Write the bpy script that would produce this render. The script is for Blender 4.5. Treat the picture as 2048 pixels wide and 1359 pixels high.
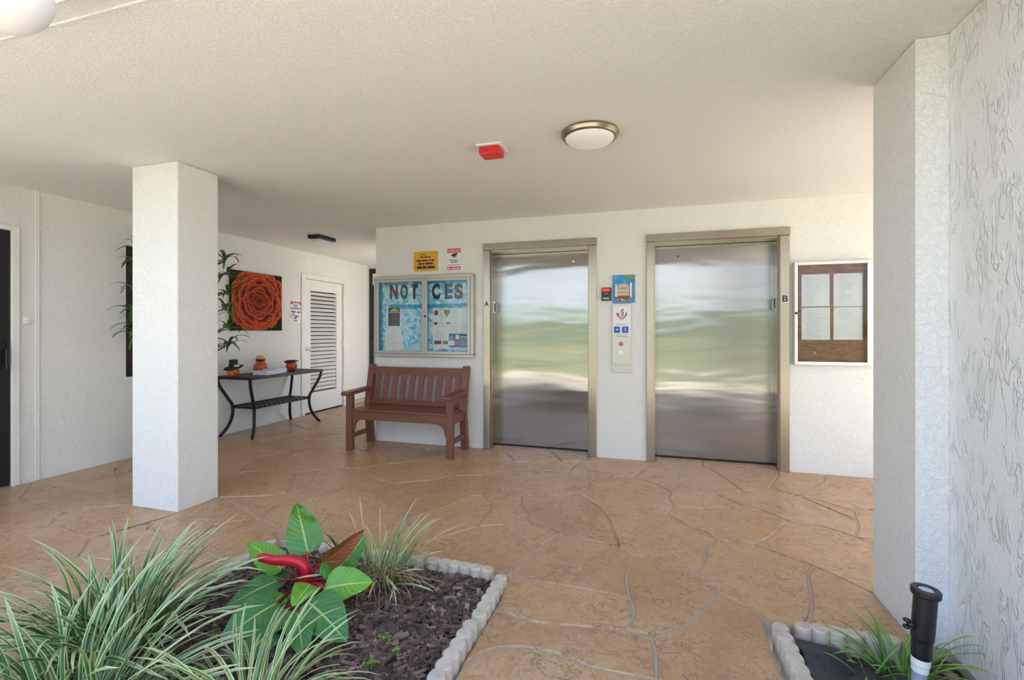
import bpy, bmesh, math, random
from mathutils import Vector, Matrix

for o in list(bpy.data.objects):
    bpy.data.objects.remove(o)
SC = bpy.context.scene
COL = SC.collection

# ------------------------------------------------------------------ camera
F, HOR, CAMZ = 944.0, 661.0, 1.28          # focal length / horizon in photo pixels, eye height
YAW = math.atan(283.5 / F)
SY, CY = math.sin(YAW), math.cos(YAW)
cam = bpy.data.cameras.new('camera')
cam_ob = bpy.data.objects.new('camera', cam)
COL.objects.link(cam_ob)
cam_ob.location = (0, 0, CAMZ)
cam_ob.rotation_euler = (math.pi / 2, 0, YAW)
cam.sensor_width = 36.0
cam.lens = 36.0 * F / 2048
cam.shift_y = -(1359 / 2 - HOR) / 2048
cam.clip_start = 0.05
cam.clip_end = 800
SC.camera = cam_ob

# ------------------------------------------------------------------ sky, sun, exposure
W = bpy.data.worlds.new('sky')
SC.world = W
W.use_nodes = True
nt = W.node_tree
nt.nodes.clear()
def N(t, **k):
    n = nt.nodes.new(t)
    for a, b in k.items():
        setattr(n, a, b)
    return n
out = N('ShaderNodeOutputWorld'); bg = N('ShaderNodeBackground')
tc = N('ShaderNodeTexCoord'); sep = N('ShaderNodeSeparateXYZ')
nt.links.new(tc.outputs['Generated'], sep.inputs[0])
ramp = N('ShaderNodeValToRGB')
ramp.color_ramp.elements[0].position = 0.0
ramp.color_ramp.elements[0].color = (0.62, 0.72, 0.84, 1)
ramp.color_ramp.elements[1].position = 0.55
ramp.color_ramp.elements[1].color = (0.24, 0.44, 0.78, 1)
nt.links.new(sep.outputs[2], ramp.inputs[0])
mx = N('ShaderNodeMath', operation='MAXIMUM'); mx.inputs[1].default_value = 0.0
nt.links.new(sep.outputs[2], mx.inputs[0])
ad = N('ShaderNodeMath', operation='ADD'); ad.inputs[1].default_value = 0.16
nt.links.new(mx.outputs[0], ad.inputs[0])
dv = N('ShaderNodeVectorMath', operation='DIVIDE')
cmb = N('ShaderNodeCombineXYZ')
for i in range(3):
    nt.links.new(ad.outputs[0], cmb.inputs[i])
nt.links.new(tc.outputs['Generated'], dv.inputs[0]); nt.links.new(cmb.outputs[0], dv.inputs[1])
cl = N('ShaderNodeTexNoise'); cl.inputs['Scale'].default_value = 0.9; cl.inputs['Detail'].default_value = 7
cl.inputs['Roughness'].default_value = 0.58
nt.links.new(dv.outputs[0], cl.inputs['Vector'])
cr = N('ShaderNodeValToRGB')
cr.color_ramp.elements[0].position = 0.46; cr.color_ramp.elements[1].position = 0.70
nt.links.new(cl.outputs['Fac'], cr.inputs[0])
mix = N('ShaderNodeMix', data_type='RGBA')
mix.inputs['B'].default_value = (0.95, 0.95, 0.94, 1)
nt.links.new(cr.outputs[0], mix.inputs['Factor']); nt.links.new(ramp.outputs[0], mix.inputs['A'])
nt.links.new(mix.outputs['Result'], bg.inputs[0])
bg.inputs[1].default_value = 0.90
nt.links.new(bg.outputs[0], out.inputs[0])

sun = bpy.data.lights.new('sun', 'SUN')
sun.energy = 7.0; sun.angle = 0.02; sun.color = (1.0, 0.96, 0.90)
sun_ob = bpy.data.objects.new('sun', sun)
COL.objects.link(sun_ob)
sun_ob.rotation_euler = Vector((0.40, 0.24, 0.90)).to_track_quat('Z', 'Y').to_euler()
sun_ob.location = (20, 8, 30)

SC.view_settings.view_transform = 'Standard'
SC.view_settings.look = 'None'
SC.view_settings.gamma = 1.0
SC.view_settings.use_curve_mapping = False
SC.view_settings.exposure = 1.72

# ------------------------------------------------------------------ helpers
RND = random.Random(7)
MATS = {}

def ray(px):
    return (-F * SY + (px - 1024) * CY, F * CY + (px - 1024) * SY)
def onY(px, py, Y):                         # photo point on the vertical plane y = Y
    a = ray(px); t = Y / a[1]
    return Vector((a[0] * t, Y, CAMZ - (py - HOR) * t))
def onX(px, py, X):
    a = ray(px); t = X / a[0]
    return Vector((X, a[1] * t, CAMZ - (py - HOR) * t))
def onZ(px, py, Z):
    a = ray(px); t = (CAMZ - Z) / (py - HOR)
    return Vector((a[0] * t, a[1] * t, Z))

class NT:
    """small node helper"""
    def __init__(s, m):
        s.t = m.node_tree
    def n(s, typ, ins=None, **k):
        x = s.t.nodes.new(typ)
        for a, b in k.items():
            setattr(x, a, b)
        for a, b in (ins or {}).items():
            if hasattr(b, 'links'):
                s.t.links.new(b, x.inputs[a])
            else:
                x.inputs[a].default_value = b
        return x
    def ramp(s, fac, stops):
        r = s.n('ShaderNodeValToRGB', {0: fac})
        e = r.color_ramp.elements
        while len(e) < len(stops):
            e.new(0.5)
        for q, (p, c) in zip(e, stops):
            q.position = p
            q.color = (*c, 1) if len(c) == 3 else c
        return r.outputs[0]
    def mix(s, f, a, b, blend='MIX'):
        x = s.n('ShaderNodeMix', data_type='RGBA', blend_type=blend)
        for k, v in (('Factor', f), ('A', a), ('B', b)):
            i = [q for q in x.inputs if q.name == k and q.enabled][0]
            if hasattr(v, 'links'):
                s.t.links.new(v, i)
            else:
                i.default_value = v if k == 'Factor' else (*v, 1)
        return [q for q in x.outputs if q.enabled][0]
    def math(s, op, a, b=0.0):
        return s.n('ShaderNodeMath', {0: a, 1: b}, operation=op).outputs[0]
    def coord(s, kind='Object', scale=(1, 1, 1), rot=(0, 0, 0)):
        c = s.n('ShaderNodeTexCoord')
        m = s.n('ShaderNodeMapping', {'Vector': c.outputs[kind], 'Scale': scale, 'Rotation': rot})
        return m.outputs[0]
    def noise(s, vec, scale, detail=3, rough=0.5, dist=0.0):
        return s.n('ShaderNodeTexNoise', {'Vector': vec, 'Scale': scale, 'Detail': detail, 'Roughness': rough, 'Distortion': dist}).outputs['Fac']

def mat(name, col=(0.5, 0.5, 0.5), rough=0.5, metal=0.0, build=None, spec=0.5, emit=None):
    if name in MATS:
        return MATS[name]
    m = bpy.data.materials.new(name)
    m.use_nodes = True
    b = m.node_tree.nodes['Principled BSDF']
    b.inputs['Base Color'].default_value = (*col, 1)
    b.inputs['Roughness'].default_value = rough
    b.inputs['Metallic'].default_value = metal
    b.inputs['Specular IOR Level'].default_value = spec
    if emit:
        b.inputs['Emission Color'].default_value = (*emit[0], 1)
        b.inputs['Emission Strength'].default_value = emit[1]
    if build:
        build(NT(m), b)
    elif not emit:                            # faint tonal variation, still procedural
        k = NT(m)
        f = k.noise(k.coord(), 9.0, 3)
        c = k.mix(f, tuple(x * 0.90 for x in col), tuple(min(1, x * 1.08) for x in col))
        k.t.links.new(c, b.inputs['Base Color'])
    MATS[name] = m
    return m

def bump(k, b, h, strength, dist):
    x = k.n('ShaderNodeBump', {'Height': h, 'Strength': strength, 'Distance': dist})
    k.t.links.new(x.outputs[0], b.inputs['Normal'])

def tagk(o, label=None, cat=None, group=None, kind=None):
    for key, v in (('label', label), ('category', cat), ('group', group), ('kind', kind)):
        if v:
            o[key] = v
    return o

def thing(name, loc, label, cat, rz=0.0, group=None, kind=None):
    o = bpy.data.objects.new(name, None)
    o.empty_display_size = 0.1
    COL.objects.link(o)
    o.location = loc
    o.rotation_euler = (0, 0, rz)
    return tagk(o, label, cat, group, kind)

def link(name, me, parent=None, world=False):
    o = bpy.data.objects.new(name, me)
    COL.objects.link(o)
    if parent:
        o.parent = parent
        if world:                             # mesh is in world coordinates, parents only translate
            p = Vector((0, 0, 0)); q = parent
            while q:
                p += q.location; q = q.parent
            o.location = -p
    return o

PRINT = {'printed_text', 'small_print', 'red_print', 'blue_print', 'grey_print', 'band_text', 'band_letters', 'caption', 'arch_text', 'red_caption', 'lettering', 'icon'}
def ob(name, bm, m, parent=None, world=False, smooth=False):
    me = bpy.data.meshes.new(name)
    bmesh.ops.recalc_face_normals(bm, faces=bm.faces)
    bm.to_mesh(me); bm.free()
    me.materials.append(m)
    if smooth:
        for p in me.polygons:
            p.use_smooth = True
    o = link(name, me, parent, world)
    if name in PRINT:                         # print too small to pick apart
        o['kind'] = 'stuff'
    return o

def boxes(lst, bev=0.0, seg=1):
    """lst of (x0,x1,y0,y1,z0,z1)"""
    bm = bmesh.new()
    for x0, x1, y0, y1, z0, z1 in lst:
        r = bmesh.ops.create_cube(bm, size=1.0, matrix=Matrix.Translation(((x0 + x1) / 2, (y0 + y1) / 2, (z0 + z1) / 2)) @ Matrix.Diagonal((abs(x1 - x0), abs(y1 - y0), abs(z1 - z0), 1)))
        if bev:
            e = list({e for v in r['verts'] for e in v.link_edges})
            bmesh.ops.bevel(bm, geom=e, offset=bev, segments=seg, affect='EDGES', profile=0.5)
    return bm

def quad_beam(bm, a, b, w, d, up=Vector((0, 0, 1))):
    """beam with rectangular section between two points"""
    a, b = Vector(a), Vector(b)
    t = (b - a).normalized()
    s = t.cross(up)
    if s.length < 1e-4:
        s = t.cross(Vector((0, 1, 0)))
    s.normalize(); u = s.cross(t).normalized()
    vs = []
    for p in (a, b):
        for i, j in ((-1, -1), (1, -1), (1, 1), (-1, 1)):
            vs.append(bm.verts.new(p + s * i * w / 2 + u * j * d / 2))
    for f in ((3, 2, 1, 0), (4, 5, 6, 7), (0, 1, 5, 4), (1, 2, 6, 5), (2, 3, 7, 6), (3, 0, 4, 7)):
        bm.faces.new([vs[i] for i in f])
    return bm

def smooth_path(pts, n=5):
    pts = [Vector(p) for p in pts]
    q = [2 * pts[0] - pts[1]] + pts + [2 * pts[-1] - pts[-2]]
    o = []
    for i in range(1, len(q) - 2):
        for k in range(n):
            t = k / n
            p0, p1, p2, p3 = q[i - 1:i + 3]
            o.append(0.5 * (2 * p1 + (p2 - p0) * t + (2 * p0 - 5 * p1 + 4 * p2 - p3) * t * t + (3 * p1 - p0 - 3 * p2 + p3) * t ** 3))
    o.append(pts[-1])
    return o

def tube(bm, pts, rad, sides=8, rot=0.0):
    pts = [Vector(p) for p in pts]
    if not isinstance(rad, (list, tuple)):
        rad = [rad] * len(pts)
    t0 = (pts[1] - pts[0]).normalized()
    nrm = t0.orthogonal().normalized()
    rings = []
    for i, p in enumerate(pts):
        t = (pts[min(i + 1, len(pts) - 1)] - pts[max(i - 1, 0)]).normalized()
        nrm = (nrm - t * nrm.dot(t)).normalized()
        b = t.cross(nrm)
        rings.append([bm.verts.new(p + (nrm * math.cos(a) + b * math.sin(a)) * rad[i]) for a in [rot + 2 * math.pi * k / sides for k in range(sides)]])
    for r, s in zip(rings, rings[1:]):
        for k in range(sides):
            bm.faces.new((r[k], r[(k + 1) % sides], s[(k + 1) % sides], s[k]))
    bm.faces.new(rings[0][::-1]); bm.faces.new(rings[-1])
    return bm

def lathe(bm, prof, sides=32, lobes=0, amp=0.0, cen=(0, 0, 0), sx=1.0, sy=1.0):
    """profile of (r, z) from bottom to top"""
    cx, cy, cz = cen
    rings = []
    for r, z in prof:
        if r < 1e-5:
            rings.append([bm.verts.new((cx, cy, cz + z))])
        else:
            rr = []
            for k in range(sides):
                a = 2 * math.pi * k / sides
                q = r * (1 - amp * abs(math.sin(a * lobes / 2)) ** 0.5 * 0 - amp * (1 - abs(math.sin(a * lobes / 2))) ** 2) if lobes else r
                rr.append(bm.verts.new((cx + q * math.cos(a) * sx, cy + q * math.sin(a) * sy, cz + z)))
            rings.append(rr)
    for r, s in zip(rings, rings[1:]):
        n = max(len(r), len(s))
        for k in range(n):
            f = []
            for v in (r[k % len(r)], r[(k + 1) % len(r)], s[(k + 1) % len(s)], s[k % len(s)]):
                if v not in f:
                    f.append(v)
            if len(f) > 2:
                bm.faces.new(f)
    return bm

def prism(bm, pts, axis, d0, d1):
    """extrude a 2D outline along an axis: 'y' uses (x,z), 'x' uses (y,z), 'z' uses (x,y)"""
    def v(p, d):
        return {'y': (p[0], d, p[1]), 'x': (d, p[0], p[1]), 'z': (p[0], p[1], d)}[axis]
    a = [bm.verts.new(v(p, d0)) for p in pts]
    b = [bm.verts.new(v(p, d1)) for p in pts]
    bm.faces.new(a); bm.faces.new(b[::-1])
    for i in range(len(pts)):
        j = (i + 1) % len(pts)
        bm.faces.new((a[j], a[i], b[i], b[j]))
    return bm

def rects_xz(lst, y0, y1):
    """thin printed rectangles on a wall facing -y: (x0,x1,z0,z1)"""
    return boxes([(a, b, y0, y1, c, d) for a, b, c, d in lst])

def wall_cells(u0, u1, v0, v1, holes):
    us = sorted({u0, u1, *[h[0] for h in holes], *[h[1] for h in holes]})
    vs = sorted({v0, v1, *[h[2] for h in holes], *[h[3] for h in holes]})
    o = []
    for a, b in zip(us, us[1:]):
        for c, d in zip(vs, vs[1:]):
            m, n = (a + b) / 2, (c + d) / 2
            if not any(h[0] < m < h[1] and h[2] < n < h[3] for h in holes):
                o.append((a, b, c, d))
    return o

def copy_tree(o, parent=None):
    c = o.copy(); COL.objects.link(c)
    if parent:
        c.parent = parent
    for ch in o.children:
        copy_tree(ch, c)
    return c

_fc = {}
def glyph_mesh(txt, bold=0.0):
    key = (txt, bold)
    if key in _fc:
        return _fc[key]
    cu = bpy.data.curves.new('glyph', 'FONT')
    cu.body = txt; cu.size = 1.0; cu.offset = bold; cu.extrude = 0.0
    t = bpy.data.objects.new('glyph', cu)
    me = bpy.data.meshes.new_from_object(t)
    bpy.data.objects.remove(t); bpy.data.curves.remove(cu)
    _fc[key] = me
    return me

def letters(name, txt, m, x0, x1, z0, z1, y, parent=None, world=True, bold=0.0, thick=0.002):
    """lettering fitted into a rectangle on a wall facing -y"""
    src = glyph_mesh(txt, bold)
    xs = [v.co.x for v in src.vertices]; ys = [v.co.y for v in src.vertices]
    ax, bx, ay, by = min(xs), max(xs), min(ys), max(ys)
    bm = bmesh.new(); bm.from_mesh(src)
    for v in bm.verts:
        v.co = Vector((x0 + (v.co.x - ax) / (bx - ax) * (x1 - x0), y, z0 + (v.co.y - ay) / (by - ay) * (z1 - z0)))
    r = bmesh.ops.extrude_face_region(bm, geom=bm.faces[:])
    for e in r['geom']:
        if isinstance(e, bmesh.types.BMVert):
            e.co.y -= thick
    return ob(name, bm, m, parent, world)

def script_rows(rnd, x0, x1, ztop, h, step, rows, fill=(0.5, 1.0), centred=False):
    """unreadably small print: rows of short word-length strokes"""
    o = []
    for r in range(rows):
        w = (x1 - x0) * rnd.uniform(*fill)
        a = (x0 + x1 - w) / 2 if centred else x0
        x = a
        z = ztop - r * step
        while x < a + w - 1e-4:
            l = min(rnd.uniform(1.2, 5) * h, a + w - x)
            o.append((x, x + l, z - h, z))
            x += l + h * 0.55
    return o

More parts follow.
